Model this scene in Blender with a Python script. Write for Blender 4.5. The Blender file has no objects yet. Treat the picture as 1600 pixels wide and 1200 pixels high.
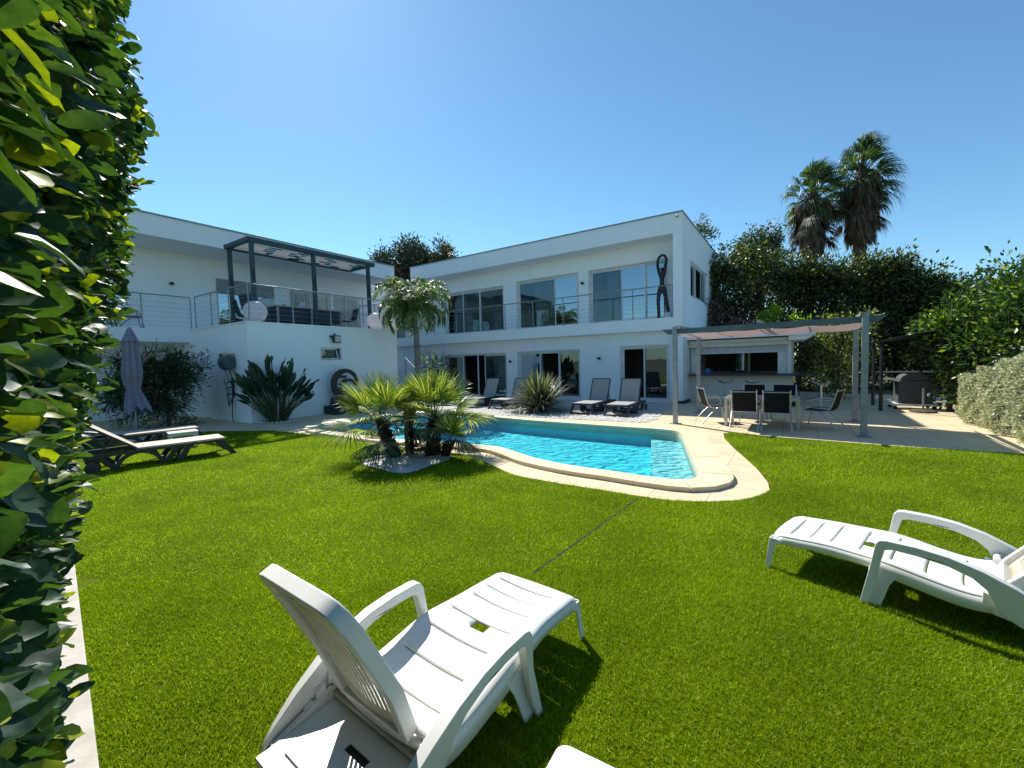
import bpy, math, random
import numpy as np
from mathutils import Vector, Matrix, Euler
from mathutils.geometry import tessellate_polygon
R = math.radians
rng = np.random.default_rng(7)
random.seed(7)
scene = bpy.context.scene
col = scene.collection

# ------------------------------------------------------------------ camera
FOC, ROLL, PITCH, CH = 661.6, .02687, .0521, 1.6      # focal length in photo pixels (1600 wide), radians, metres
cam_d = bpy.data.cameras.new('camera')
cam = bpy.data.objects.new('camera', cam_d); col.objects.link(cam)
cam_d.sensor_width = 36; cam_d.sensor_fit = 'HORIZONTAL'; cam_d.lens = 36 * FOC / 1600
cam_d.clip_start = .05; cam_d.clip_end = 2000
cam.matrix_world = (Matrix.Translation((0, 0, CH)) @ Matrix.Rotation(R(90) - PITCH, 4, 'X')
                    @ Matrix.Rotation(-ROLL, 4, 'Z'))
scene.camera = cam

# ------------------------------------------------------------------ sky, sun, exposure
SUN_EL = 45.9; SUN_AZ = math.degrees(math.atan2(-.427, .871))    # compass angle of the sun, from +Y clockwise
world = bpy.data.worlds.new('World'); scene.world = world; world.use_nodes = True
wn = world.node_tree.nodes; wl = world.node_tree.links
sky = wn.new('ShaderNodeTexSky'); sky.sky_type = 'NISHITA'; sky.sun_disc = False
sky.sun_elevation = R(SUN_EL); sky.sun_rotation = R(SUN_AZ % 360)
sky.altitude = 0; sky.air_density = 1.0; sky.dust_density = .15; sky.ozone_density = 4.0
tint = wn.new('ShaderNodeMix'); tint.data_type = 'RGBA'; tint.blend_type = 'MULTIPLY'; tint.inputs[0].default_value = 1
tint.inputs[7].default_value = (.76, 1.0, 1.0, 1)                    # the photograph's cool white balance
wl.new(sky.outputs[0], tint.inputs[6]); wl.new(tint.outputs[2], wn['Background'].inputs[0]); wn['Background'].inputs[1].default_value = .084
sun_d = bpy.data.lights.new('sun', 'SUN'); sun_d.energy = 3.8; sun_d.angle = R(.5); sun_d.color = (1, .95, .86)
sun = bpy.data.objects.new('sun', sun_d); col.objects.link(sun)
az = R(SUN_AZ)
to_sun = Vector((math.sin(az) * math.cos(R(SUN_EL)), math.cos(az) * math.cos(R(SUN_EL)), math.sin(R(SUN_EL))))
sun.rotation_euler = to_sun.to_track_quat('Z', 'Y').to_euler()
sun.location = (-10, 20, 30)
scene.view_settings.view_transform = 'Standard'; scene.view_settings.look = 'None'
scene.view_settings.exposure = 0.93; scene.view_settings.gamma = 1.0
scene.cycles.max_bounces = 8; scene.cycles.transparent_max_bounces = 16
scene.cycles.caustics_reflective = False; scene.cycles.caustics_refractive = False

# ------------------------------------------------------------------ the house's own axes
YAW = .5915
D1 = Vector((-math.cos(YAW), math.sin(YAW), 0)); D2 = Vector((math.sin(YAW), math.cos(YAW), 0))
O = Vector((5.87, 14.52, 0))
def H(x, y, z=0):                       # house-local (x to the right along the facade, y back) -> world
    return O - D1 * x + D2 * y + Vector((0, 0, z))
def toH(p):
    d = Vector((p[0], p[1], 0)) - O
    return (-d.dot(D1), d.dot(D2))

# ------------------------------------------------------------------ materials
def new_mat(name):
    m = bpy.data.materials.new(name); m.use_nodes = True
    nt = m.node_tree; return m, nt, nt.nodes, nt.links, nt.nodes['Principled BSDF']
def ramp(n, l, fac, stops):
    r = n.new('ShaderNodeValToRGB'); l.new(fac, r.inputs[0])
    e = r.color_ramp.elements
    while len(e) < len(stops): e.new(.5)
    for i, (p, c) in enumerate(stops): e[i].position = p; e[i].color = (*c, 1)
    return r.outputs[0]
def noise(n, l, vec, scale, detail=4, rough=.6):
    t = n.new('ShaderNodeTexNoise'); t.inputs['Scale'].default_value = scale
    t.inputs['Detail'].default_value = detail; t.inputs['Roughness'].default_value = rough
    if vec: l.new(vec, t.inputs['Vector'])
    return t.outputs['Fac']
def bump(n, l, h, strength, dist, bsdf, prev=None):
    b = n.new('ShaderNodeBump'); b.inputs['Strength'].default_value = strength
    b.inputs['Distance'].default_value = dist; l.new(h, b.inputs['Height'])
    if prev: l.new(prev, b.inputs['Normal'])
    if bsdf: l.new(b.outputs[0], bsdf.inputs['Normal'])
    return b.outputs[0]
def simple(name, c, rough=.6, c2=None, nscale=6, bs=0, bd=.002, bscale=80, metal=0, spec=.5):
    m, nt, n, l, b = new_mat(name)
    tc = n.new('ShaderNodeTexCoord').outputs['Object']
    if c2 is None: c2 = tuple(x * .82 for x in c)
    l.new(ramp(n, l, noise(n, l, tc, nscale, 5), [(.35, c2), (.65, c)]), b.inputs['Base Color'])
    b.inputs['Roughness'].default_value = rough; b.inputs['Metallic'].default_value = metal
    b.inputs['Specular IOR Level'].default_value = spec
    if bs: bump(n, l, noise(n, l, tc, bscale, 4), bs, bd, b)
    return m
def leafmat(name, dark, light, young=None, gloss=.35, trans=.35, tcol=None, youngp=.9, spec=.5, mottle=0):
    """leaf colour varies from leaf to leaf (each leaf is its own island)"""
    m, nt, n, l, b = new_mat(name)
    ri = n.new('ShaderNodeNewGeometry').outputs['Random Per Island']
    st = [(0, dark), (.55, tuple((a + c) / 2 for a, c in zip(dark, light))), (youngp - .04, light)]
    st.append((youngp + .04, young if young else light))
    c = ramp(n, l, ri, st)
    if mottle:
        tc = n.new('ShaderNodeTexCoord').outputs['Object']; mm = n.new('ShaderNodeMix'); mm.data_type = 'RGBA'; mm.blend_type = 'MULTIPLY'; mm.inputs[0].default_value = 1
        l.new(c, mm.inputs[6]); l.new(ramp(n, l, noise(n, l, tc, mottle, 5, .7), [(.35, (.62, .66, .6)), (.62, (1.12, 1.1, 1.05))]), mm.inputs[7]); c = mm.outputs[2]
    l.new(c, b.inputs['Base Color']); b.inputs['Roughness'].default_value = gloss
    b.inputs['Specular IOR Level'].default_value = spec
    t = n.new('ShaderNodeBsdfTranslucent')
    g = n.new('ShaderNodeMix'); g.data_type = 'RGBA'; g.blend_type = 'MULTIPLY'; g.inputs[0].default_value = 1
    l.new(c, g.inputs[6]); g.inputs[7].default_value = (*(tcol or (1.7, 2.0, .55)), 1)
    l.new(g.outputs[2], t.inputs[0])
    mx = n.new('ShaderNodeMixShader'); mx.inputs[0].default_value = trans
    l.new(b.outputs[0], mx.inputs[1]); l.new(t.outputs[0], mx.inputs[2])
    l.new(mx.outputs[0], n['Material Output'].inputs[0])
    return m

M = {}
def stucco(name, c):
    m, nt, n, l, b = new_mat(name)
    tc = n.new('ShaderNodeTexCoord').outputs['Object']
    mp = n.new('ShaderNodeMapping'); mp.inputs['Scale'].default_value = (1.2, 1.2, .25); l.new(tc, mp.inputs[0])
    a = ramp(n, l, noise(n, l, mp.outputs[0], 1.6, 6, .65), [(.3, tuple(x * .955 for x in c)), (.62, c)])
    l.new(a, b.inputs['Base Color']); b.inputs['Roughness'].default_value = .9; b.inputs['Specular IOR Level'].default_value = .2
    p = bump(n, l, noise(n, l, tc, 90, 4), .35, .004, None)
    bump(n, l, noise(n, l, tc, 3, 3), .25, .02, b, p)
    return m
M['stucco'] = stucco('white_stucco', (.90, .93, .95))
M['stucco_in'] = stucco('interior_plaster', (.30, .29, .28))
M['stucco_bar'] = stucco('bar_render', (.74, .73, .69))
M['coping_metal'] = simple('parapet_metal', (.30, .33, .36), .45, metal=.6)
M['white_frame'] = simple('white_window_frame', (.78, .79, .80), .4)
M['white_plastic'] = simple('white_plastic', (.74, .745, .72), .38, (.68, .68, .63), 5, .1, .001, 260)
M['cream_plastic'] = simple('shaded_cream_plastic', (.56, .51, .38), .5, (.46, .42, .31), 7)  # cream darkened so the yellowish shade on the lounger back is in the colour
M['dark_plastic'] = simple('charcoal_plastic', (.035, .037, .04), .45, bs=.2, bscale=200)
M['tyre'] = simple('rubber', (.03, .03, .03), .8)
M['black_metal'] = simple('black_powder_coat', (.018, .024, .027), .42)
M['grey_metal'] = simple('grey_coated_metal', (.34, .36, .38), .45, (.25, .27, .29), 9, metal=.35)
M['beam_metal'] = simple('slate_coated_beam', (.10, .135, .15), .5, (.08, .11, .12))
M['alu'] = simple('brushed_aluminium', (.55, .56, .57), .35, (.45, .46, .47), 14, metal=.8)
M['steel'] = simple('stainless_steel', (.6, .62, .63), .28, metal=.9)
M['sling_beige'] = simple('beige_sling', (.50, .43, .36), .7, (.44, .37, .31), 30, .4, .002, 400)
M['sling_grey'] = simple('grey_sling', (.36, .36, .35), .7, (.30, .30, .30), 30, .4, .002, 400)
M['mesh_black'] = simple('black_mesh_fabric', (.013, .015, .019), .8, (.009, .011, .014), 40, .4, .002, 500, spec=.15)
M['umbrella'] = simple('mauve_grey_canvas', (.23, .22, .30), .85, (.18, .17, .24), 12, .3, .004, 60)
M['pink_canvas'] = leafmat('pink_canvas', (.52, .43, .44), (.52, .43, .44), None, .9, .22, (1.0, .86, .88))
M['white_canvas'] = leafmat('white_canvas', (.7, .7, .7), (.7, .7, .7), None, .9, .4, (1, 1, 1))
M['counter'] = simple('slate_counter', (.035, .045, .05), .3)
M['bark'] = simple('bark', (.12, .09, .065), .9, (.06, .045, .035), 9, .8, .02, 14)
M['fibre'] = simple('palm_fibre', (.055, .036, .022), .95, (.02, .014, .01), 20, 1, .02, 50)
M['palm_grey'] = simple('grey_palm_trunk', (.22, .21, .19), .9, (.13, .12, .11), 6, .8, .02, 22)
M['post_wood'] = simple('weathered_olive_wood', (.20, .19, .08), .75, (.12, .12, .05), 8, .6, .008, 40)
M['terracotta'] = simple('dark_statue', (.018, .013, .014), .5)
M['rust_iron'] = simple('dark_patina_iron', (.03, .035, .035), .55, (.02, .02, .02), 10)
M['dark_stone'] = simple('dark_slate_stone', (.035, .037, .04), .6)
M['concrete'] = simple('pale_concrete', (.58, .55, .50), .9, (.44, .41, .37), 7, .5, .004, 60)
M['stone_white'] = simple('white_pebble', (.66, .64, .60), .8, (.50, .48, .46), 4, .3, .003, 30)
M['curtain'] = leafmat('curtain_fabric', (.42, .44, .44), (.42, .44, .44), None, .9, .35, (1, 1, 1))
M['blue_plastic'] = simple('blue_plastic', (.04, .17, .40), .35)
M['hose_case'] = simple('teal_grey_case', (.06, .10, .12), .45)
M['tan_plastic'] = simple('tan_plastic', (.42, .36, .26), .5)
M['hose'] = simple('dark_hose', (.02, .028, .03), .5)
M['wicker'] = simple('dark_blue_cushion', (.03, .05, .08), .8)
M['floor_in'] = simple('interior_floor', (.22, .20, .18), .5)
M['cover'] = simple('grey_cover', (.07, .075, .08), .7, bs=.3, bscale=20)
M['picture'] = simple('framed_print', (.16, .14, .15), .5, (.03, .03, .04), 9)
M['petal_pink'] = leafmat('pink_petal', (.55, .22, .25), (.75, .45, .45), None, .7, .3, (1, .8, .8))
M['petal_white'] = leafmat('pale_petal', (.6, .45, .40), (.75, .68, .60), None, .7, .3, (1, .9, .8))

def glassmat(name, tint, refl):
    m, nt, n, l, b = new_mat(name)
    g = n.new('ShaderNodeBsdfGlossy'); g.inputs['Roughness'].default_value = .01; g.inputs[0].default_value = (.8, .92, 1, 1)
    t = n.new('ShaderNodeBsdfTransparent'); t.inputs[0].default_value = (*tint, 1)
    f = n.new('ShaderNodeFresnel'); f.inputs[0].default_value = 1.5
    a = n.new('ShaderNodeMath'); a.operation = 'ADD'; a.use_clamp = True; l.new(f.outputs[0], a.inputs[0]); a.inputs[1].default_value = refl
    tc = n.new('ShaderNodeTexCoord').outputs['Object']
    nm = bump(n, l, noise(n, l, tc, 1.1, 2), .04, .05, None); l.new(nm, g.inputs['Normal'])
    mx = n.new('ShaderNodeMixShader'); l.new(a.outputs[0], mx.inputs[0]); l.new(t.outputs[0], mx.inputs[1]); l.new(g.outputs[0], mx.inputs[2])
    l.new(mx.outputs[0], n['Material Output'].inputs[0]); return m
M['glass'] = glassmat('clear_glass', (.75, .85, .85), .04)
M['glass_blue'] = glassmat('solar_glass', (.25, .42, .5), .38)

M['globe'] = leafmat('opal_globe', (.88, .86, .88), (.88, .86, .88), None, .5, .62, (1, 1, 1), spec=.4)
M['flare_metal'] = simple('flare_tinted_black_metal', (.018, .06, .078), .45)  # black metal with the teal of cool lens flare mixed into its colour

def tilemat(name, c1, c2, mortar, w, h, msize=.006, freq=.5):
    m, nt, n, l, b = new_mat(name)
    tc = n.new('ShaderNodeTexCoord').outputs['Object']
    br = n.new('ShaderNodeTexBrick'); l.new(tc, br.inputs['Vector']); br.offset = 0; br.inputs['Scale'].default_value = 1
    br.inputs['Brick Width'].default_value = w; br.inputs['Row Height'].default_value = h
    br.inputs['Mortar Size'].default_value = msize; br.inputs['Mortar Smooth'].default_value = .3
    br.inputs['Color1'].default_value = (*c1, 1); br.inputs['Color2'].default_value = (*c2, 1); br.inputs['Mortar'].default_value = (*mortar, 1)
    mx = n.new('ShaderNodeMix'); mx.data_type = 'RGBA'; mx.blend_type = 'MULTIPLY'; mx.inputs[0].default_value = 1
    l.new(br.outputs['Color'], mx.inputs[6])
    l.new(ramp(n, l, noise(n, l, tc, 2.3, 7, .7), [(.25, (.78, .78, .78)), (.6, (1, 1, 1))]), mx.inputs[7])
    l.new(mx.outputs[2], b.inputs['Base Color']); b.inputs['Roughness'].default_value = .75
    p = bump(n, l, br.outputs['Fac'], -.5, .004, None)
    bump(n, l, noise(n, l, tc, 70, 4), .3, .003, b, p); return m
M['paving'] = tilemat('cream_paving', (.72, .585, .375), (.67, .54, .35), (.38, .30, .20), .60, .40)
M['coping'] = simple('cream_stone_coping', (.74, .61, .40), .7, (.65, .53, .35), 3, .35, .003, 60)
M['deck_tile'] = tilemat('terrace_tile', (.42, .40, .37), (.38, .36, .34), (.2, .2, .2), .4, .4)

# ------------------------------------------------------------------ mesh builder
class MB:
    def __init__(s): s.v = []; s.f = []
    def add(s, vs, fs):
        o = len(s.v); s.v += [tuple(v) for v in vs]; s.f += [tuple(i + o for i in f) for f in fs]; return s
    def box(s, x0, x1, y0, y1, z0, z1):
        x0, x1 = min(x0, x1), max(x0, x1); y0, y1 = min(y0, y1), max(y0, y1); z0, z1 = min(z0, z1), max(z0, z1)
        return s.add([(x0, y0, z0), (x1, y0, z0), (x1, y1, z0), (x0, y1, z0), (x0, y0, z1), (x1, y0, z1), (x1, y1, z1), (x0, y1, z1)],
                     [(0, 3, 2, 1), (4, 5, 6, 7), (0, 1, 5, 4), (1, 2, 6, 5), (2, 3, 7, 6), (3, 0, 4, 7)])
    def bar(s, a, b, w, h, up=(0, 0, 1), w2=None, h2=None):
        a, b = Vector(a), Vector(b); d = (b - a).normalized(); up = Vector(up)
        sd = d.cross(up)
        if sd.length < 1e-4: sd = d.cross(Vector((1, 0, 0)))
        sd.normalize(); u = sd.cross(d).normalized()
        w2 = w if w2 is None else w2; h2 = h if h2 is None else h2
        vs = [a - sd * w / 2 - u * h / 2, a + sd * w / 2 - u * h / 2, a + sd * w / 2 + u * h / 2, a - sd * w / 2 + u * h / 2,
              b - sd * w2 / 2 - u * h2 / 2, b + sd * w2 / 2 - u * h2 / 2, b + sd * w2 / 2 + u * h2 / 2, b - sd * w2 / 2 + u * h2 / 2]
        return s.add(vs, [(3, 2, 1, 0), (4, 5, 6, 7), (0, 1, 5, 4), (1, 2, 6, 5), (2, 3, 7, 6), (3, 0, 4, 7)])
    def tube(s, pts, r, n=8, caps=True):
        pts = [Vector(p) for p in pts]; k = len(pts)
        rs = r if isinstance(r, (list, tuple)) else [r] * k
        prev = None; o = len(s.v)
        for i, p in enumerate(pts):
            t = (pts[min(i + 1, k - 1)] - pts[max(i - 1, 0)]).normalized()
            if prev is None:
                a = t.cross(Vector((0, 0, 1)))
                if a.length < .05: a = t.cross(Vector((0, 1, 0)))
                a.normalize()
            else:
                a = prev - t * prev.dot(t)
                a.normalize()
            prev = a; b = t.cross(a)
            for j in range(n):
                an = 2 * math.pi * j / n
                s.v.append(tuple(p + (a * math.cos(an) + b * math.sin(an)) * rs[i]))
        for i in range(k - 1):
            for j in range(n):
                q = (j + 1) % n
                s.f.append((o + i * n + j, o + i * n + q, o + (i + 1) * n + q, o + (i + 1) * n + j))
        if caps:
            s.f.append(tuple(o + j for j in reversed(range(n)))); s.f.append(tuple(o + (k - 1) * n + j for j in range(n)))
        return s
    def lathe(s, prof, n=24, c=(0, 0, 0), caps=True):
        o = len(s.v); k = len(prof)
        for r, z in prof:
            for j in range(n):
                an = 2 * math.pi * j / n; s.v.append((c[0] + r * math.cos(an), c[1] + r * math.sin(an), c[2] + z))
        for i in range(k - 1):
            for j in range(n):
                q = (j + 1) % n; s.f.append((o + i * n + j, o + i * n + q, o + (i + 1) * n + q, o + (i + 1) * n + j))
        if caps:
            s.f.append(tuple(o + j for j in reversed(range(n)))); s.f.append(tuple(o + (k - 1) * n + j for j in range(n)))
        return s
    def sphere(s, c, r, n=16, sx=1, sy=1, sz=1):
        k = n // 2; prof = []
        o = len(s.v)
        s.v.append((c[0], c[1], c[2] - r * sz))
        for i in range(1, k):
            a = -math.pi / 2 + math.pi * i / k
            for j in range(n):
                b = 2 * math.pi * j / n
                s.v.append((c[0] + r * sx * math.cos(a) * math.cos(b), c[1] + r * sy * math.cos(a) * math.sin(b), c[2] + r * sz * math.sin(a)))
        s.v.append((c[0], c[1], c[2] + r * sz)); top = len(s.v) - 1
        for j in range(n):
            q = (j + 1) % n; s.f.append((o, o + 1 + q, o + 1 + j)); s.f.append((top, o + 1 + (k - 2) * n + j, o + 1 + (k - 2) * n + q))
        for i in range(k - 2):
            for j in range(n):
                q = (j + 1) % n; s.f.append((o + 1 + i * n + j, o + 1 + i * n + q, o + 1 + (i + 1) * n + q, o + 1 + (i + 1) * n + j))
        return s
    def prism(s, poly, a0, a1, holes=(), fn=None):
        """poly in 2-D (u, v) with optional holes, extruded along w from a0 to a1; fn(u, v, w) -> xyz"""
        fn = fn or (lambda u, v, w: (u, v, w))
        loops = [list(poly)] + [list(h) for h in holes]
        flat = [p for lp in loops for p in lp]
        tris = tessellate_polygon([[Vector((p[0], p[1], 0)) for p in lp] for lp in loops])
        o = len(s.v); n = len(flat)
        for a in (a0, a1):
            for p in flat: s.v.append(tuple(fn(p[0], p[1], a)))
        for t in tris:
            s.f.append((o + t[0], o + t[1], o + t[2])); s.f.append((o + n + t[2], o + n + t[1], o + n + t[0]))
        b = 0
        for lp in loops:
            m = len(lp)
            for i in range(m):
                j = (i + 1) % m; s.f.append((o + b + i, o + b + j, o + n + b + j, o + n + b + i))
            b += m
        return s
    def build(s, name, mat, parent=None, smooth=False, bevel=0, solid=0, house=False, segs=2, recalc=True):
        me = bpy.data.meshes.new(name); me.from_pydata(s.v, [], s.f)
        if recalc:
            import bmesh
            bm = bmesh.new(); bm.from_mesh(me); bmesh.ops.recalc_face_normals(bm, faces=bm.faces); bm.to_mesh(me); bm.free()
        me.materials.append(M[mat] if isinstance(mat, str) else mat)
        if smooth: me.shade_smooth(); me.set_sharp_from_angle(angle=R(38))
        ob = bpy.data.objects.new(name, me); col.objects.link(ob)
        if parent: ob.parent = parent
        if house: ob.location = O; ob.rotation_euler = (0, 0, -YAW)
        if solid:
            md = ob.modifiers.new('solid', 'SOLIDIFY'); md.thickness = solid; md.offset = 0
        if bevel:
            md = ob.modifiers.new('bevel', 'BEVEL'); md.width = bevel; md.segments = segs; md.limit_method = 'ANGLE'; md.angle_limit = R(40)
            me.shade_smooth(); me.set_sharp_from_angle(angle=R(50)); md.harden_normals = False
        return ob

def npmesh(name, verts, tris, mat, parent=None, smooth=False):
    """verts (N,3) and faces (M,k) arrays -> one mesh object"""
    me = bpy.data.meshes.new(name); k = tris.shape[1]; nf = tris.shape[0]
    me.vertices.add(len(verts)); me.vertices.foreach_set('co', np.ascontiguousarray(verts, dtype=np.float32).ravel())
    me.loops.add(nf * k); me.loops.foreach_set('vertex_index', np.ascontiguousarray(tris, dtype=np.int32).ravel())
    me.polygons.add(nf); me.polygons.foreach_set('loop_start', np.arange(0, nf * k, k, dtype=np.int32))
    me.polygons.foreach_set('loop_total', np.full(nf, k, dtype=np.int32))
    me.update(calc_edges=True)
    if smooth: me.shade_smooth()
    me.materials.append(M[mat] if isinstance(mat, str) else mat)
    ob = bpy.data.objects.new(name, me); col.objects.link(ob)
    if parent: ob.parent = parent
    return ob

def tag(o, label=None, cat=None, group=None, kind=None):
    if label: o['label'] = label
    if cat: o['category'] = cat
    if group: o['group'] = group
    if kind: o['kind'] = kind
    return o
def thing(name, label, cat, loc=(0, 0, 0), rz=0, group=None, house=False):
    o = bpy.data.objects.new(name, None); col.objects.link(o); o.empty_display_size = .2
    if house:
        p = H(*loc); o.location = p; o.rotation_euler = (0, 0, -YAW + rz)
    else:
        o.location = loc; o.rotation_euler = (0, 0, rz)
    return tag(o, label, cat, group)
def dup(root, loc, rz, label, group=None):
    kids = {}
    for o in bpy.data.objects:
        if o.parent: kids.setdefault(o.parent.name, []).append(o)
    def cp(o, par):
        c = o.copy(); col.objects.link(c)
        if par: c.parent = par
        for ch in kids.get(o.name, []): cp(ch, c)
        return c
    r = cp(root, None); r.location = loc; r.rotation_euler = (0, 0, rz); tag(r, label, None, group); return r
def struct(o): o['kind'] = 'structure'; return o

# ------------------------------------------------------------------ foliage
def unit(a): return a / np.maximum(np.linalg.norm(a, axis=1, keepdims=True), 1e-9)
def leaves(P, D, size, aspect=.45, fold=.25, svar=.35, nrm=None, droop=0):
    """one folded rhombic leaf (2 triangles) at each P pointing along D; returns verts, tris"""
    n = len(P); D = unit(D)
    Rn = nrm if nrm is not None else rng.normal(size=(n, 3))
    S = unit(np.cross(D, Rn)); N = np.cross(S, D)
    L = size * (1 + svar * rng.uniform(-1, 1, n))[:, None]; Wd = L * aspect / 2
    tip = P + D * L; tip[:, 2] -= droop * L[:, 0]
    mid = P + D * L * .45
    a = mid + S * Wd + N * fold * Wd; b = mid - S * Wd + N * fold * Wd
    V = np.stack([P, a, tip, b], 1).reshape(-1, 3)
    i = np.arange(n)[:, None] * 4
    T = np.concatenate([i + [0, 1, 2], i + [0, 2, 3]], 0)
    return V, T
def bigleaves(P, D, nrm, size, aspect=.42, svar=.3, curl=.25):
    """leaf blade with a midrib and three cross sections, for leaves close to the camera"""
    n = len(P); D = unit(D); S = unit(np.cross(D, nrm)); N = np.cross(S, D)
    L = (size * (1 + svar * rng.uniform(-1, 1, n)))[:, None]; c = (curl * rng.uniform(-.5, 1.2, n))[:, None]
    ts = [.0, .12, .32, .55, .78, .93, 1.0]; ws = [.0, .42, .88, 1.0, .72, .3, .0]
    wav = rng.uniform(-.06, .06, (n, 7))
    vs = []
    for k, (t, w) in enumerate(zip(ts, ws)):
        m = P + D * L * (t - .12 * c * t * t) - N * L * c * t * t * .6
        W = L * aspect / 2 * w
        if w == 0: vs.append(m)
        else:
            vs += [m + S * W + N * (W * .28 + L * wav[:, k:k + 1]), m, m - S * W + N * (W * .28 - L * wav[:, k:k + 1])]
    V = np.stack(vs, 1); q = V.shape[1]
    i = np.arange(n)[:, None] * q
    F = [[0, 1, 2, 2], [0, 2, 3, 3]]
    F = []
    for k in range(4):
        a = 1 + 3 * k; b = a + 3
        F += [[a, b, b + 1, a + 1], [a + 1, b + 1, b + 2, a + 2]]
    F += [[0, 0, 1, 2], [0, 0, 2, 3]]
    quads = np.concatenate([i + f for f in F[:-2]], 0)
    last = q - 1; e = last - 3
    tris = np.concatenate([i + [0, 1, 2], i + [0, 2, 3], i + [e, last, e + 1], i + [e + 1, last, e + 2]], 0)
    tq = np.concatenate([quads[:, [0, 1, 2]], quads[:, [0, 2, 3]], tris], 0)
    return V.reshape(-1, 3), tq
def merge(parts):
    V = []; T = []; o = 0
    for v, t in parts: V.append(v); T.append(t + o); o += len(v)
    return np.concatenate(V), np.concatenate(T)
def crown_pts(c, r, n, clusters, cr, fill=.75, jag=.25):
    """leaf positions gathered in clumps spread through an ellipsoid; more clumps near its surface"""
    c = np.array(c); r = np.array(r)
    d = unit(rng.normal(size=(clusters, 3)))
    rad = rng.uniform(0, 1, clusters) ** .4
    rad = fill * rad + (1 - fill)
    rad = rad * (1 + jag * rng.normal(size=clusters) * .5)
    cc = c + d * rad[:, None] * r
    k = rng.integers(0, clusters, n)
    sc = cr * rng.uniform(.6, 1.3, clusters)
    off = rng.normal(size=(n, 3)) * .5 * sc[k][:, None]
    P = cc[k] + off
    D = unit(P - c) * .6 + unit(off) * .7 + rng.normal(size=(n, 3)) * .35
    return P, D
def fan_leaf(mb, base, d, up, size, nseg=22, spread=2.5, droop=.15, width=.022, fold=.25, rnd=None, wind=None):
    """palmate palm leaf: narrow pleated segments radiating from the hastula"""
    rnd = rnd or random
    d = Vector(d).normalized(); up = Vector(up); s = d.cross(up).normalized(); u = s.cross(d).normalized()
    base = Vector(base)
    for i in range(nseg):
        a = (i / (nseg - 1) - .5) * spread + rnd.uniform(-.03, .03)
        dr = (d * math.cos(a) + s * math.sin(a)).normalized()
        L = size * (1 - .22 * abs(a) / (spread / 2)) * rnd.uniform(.9, 1.06)
        side = dr.cross(u).normalized(); w = width * rnd.uniform(.85, 1.15)
        rise = u * fold * math.cos(a * .5) * .2
        p1 = base + dr * L * .45 + rise * L * .45; p2 = base + dr * L * .8 + rise * L * .5; p3 = base + dr * L + rise * L * .3
        g = Vector((0, 0, -1)) * droop * L
        p2 += g * .35; p3 += g * rnd.uniform(.7, 1.4)
        if wind: p2 += wind * L * .3; p3 += wind * L * .6
        pl = u * w * .35
        o = len(mb.v)
        mb.v += [tuple(base), tuple(p1 + side * w - pl * 0), tuple(p1 + pl), tuple(p1 - side * w), tuple(p2 + side * w * .6), tuple(p2 + pl * .6), tuple(p2 - side * w * .6), tuple(p3)]
        mb.f += [(o, o + 1, o + 2), (o, o + 2, o + 3), (o + 1, o + 4, o + 5, o + 2), (o + 2, o + 5, o + 6, o + 3), (o + 4, o + 7, o + 5), (o + 5, o + 7, o + 6)]

# ================================================================== SETTING
def catmull(pts, k=6, closed=True):
    n = len(pts); out = []
    rngi = range(n) if closed else range(n - 1)
    for i in rngi:
        g = (lambda j: pts[j % n]) if closed else (lambda j: pts[max(0, min(n - 1, j))])
        p0, p1, p2, p3 = g(i - 1), g(i), g(i + 1), g(i + 2)
        for s in range(k):
            t = s / k
            out.append(tuple(.5 * ((2 * b) + (-a + c) * t + (2 * a - 5 * b + 4 * c - d) * t * t + (-a + 3 * b - 3 * c + d) * t ** 3)
                             for a, b, c, d in zip(p0, p1, p2, p3)))
    if not closed: out.append(pts[-1])
    return out
pool_in = catmull([(-5.16, 11.15), (-4.75, 10.45), (-3.81, 9.72), (-2.78, 9.0), (-1.48, 8.33), (-.75, 8.0), (-.27, 7.68), (.08, 7.13), (.38, 6.66), (.87, 6.15),
                   (1.38, 5.77), (1.72, 5.5), (2.06, 5.3), (2.29, 5.34), (2.45, 5.55), (2.6, 6.0), (3.05, 7.4), (3.40, 8.50), (3.40, 8.85), (3.1, 9.2), (2.33, 9.72), (.64, 10.95),
                   (-.7, 12.05), (-2.4, 13.1), (-3.3, 13.65), (-3.9, 13.5), (-4.6, 12.6), (-5.1, 11.8)], 5)
def offset(poly, d):
    n = len(poly); out = []
    for i in range(n):
        a, b = poly[i - 2], poly[(i + 2) % n]
        tx, ty = b[0] - a[0], b[1] - a[1]; L = math.hypot(tx, ty)
        dd = d(poly[i]) if callable(d) else d
        out.append((poly[i][0] + ty / L * dd, poly[i][1] - tx / L * dd))
    return out
cop_w = lambda p: .31 + .10 * max(0, min(1, (p[0] - 1.9) / .5))
pool_out = offset(pool_in, cop_w)

def poly_sheet(name, loop, z, mat, holes=(), house=True):
    loops = [loop] + list(holes)
    if house: loops = [[toH(p) for p in lp] for lp in loops]
    flat = [p for lp in loops for p in lp]
    t = tessellate_polygon([[Vector((p[0], p[1], 0)) for p in lp] for lp in loops])
    mb = MB(); mb.add([(p[0], p[1], z) for p in flat], t)
    ob = mb.build(name, mat, house=house)
    me = ob.data
    if me.polygons and me.polygons[0].normal.z < 0: me.flip_normals()
    return struct(ob)
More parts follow.
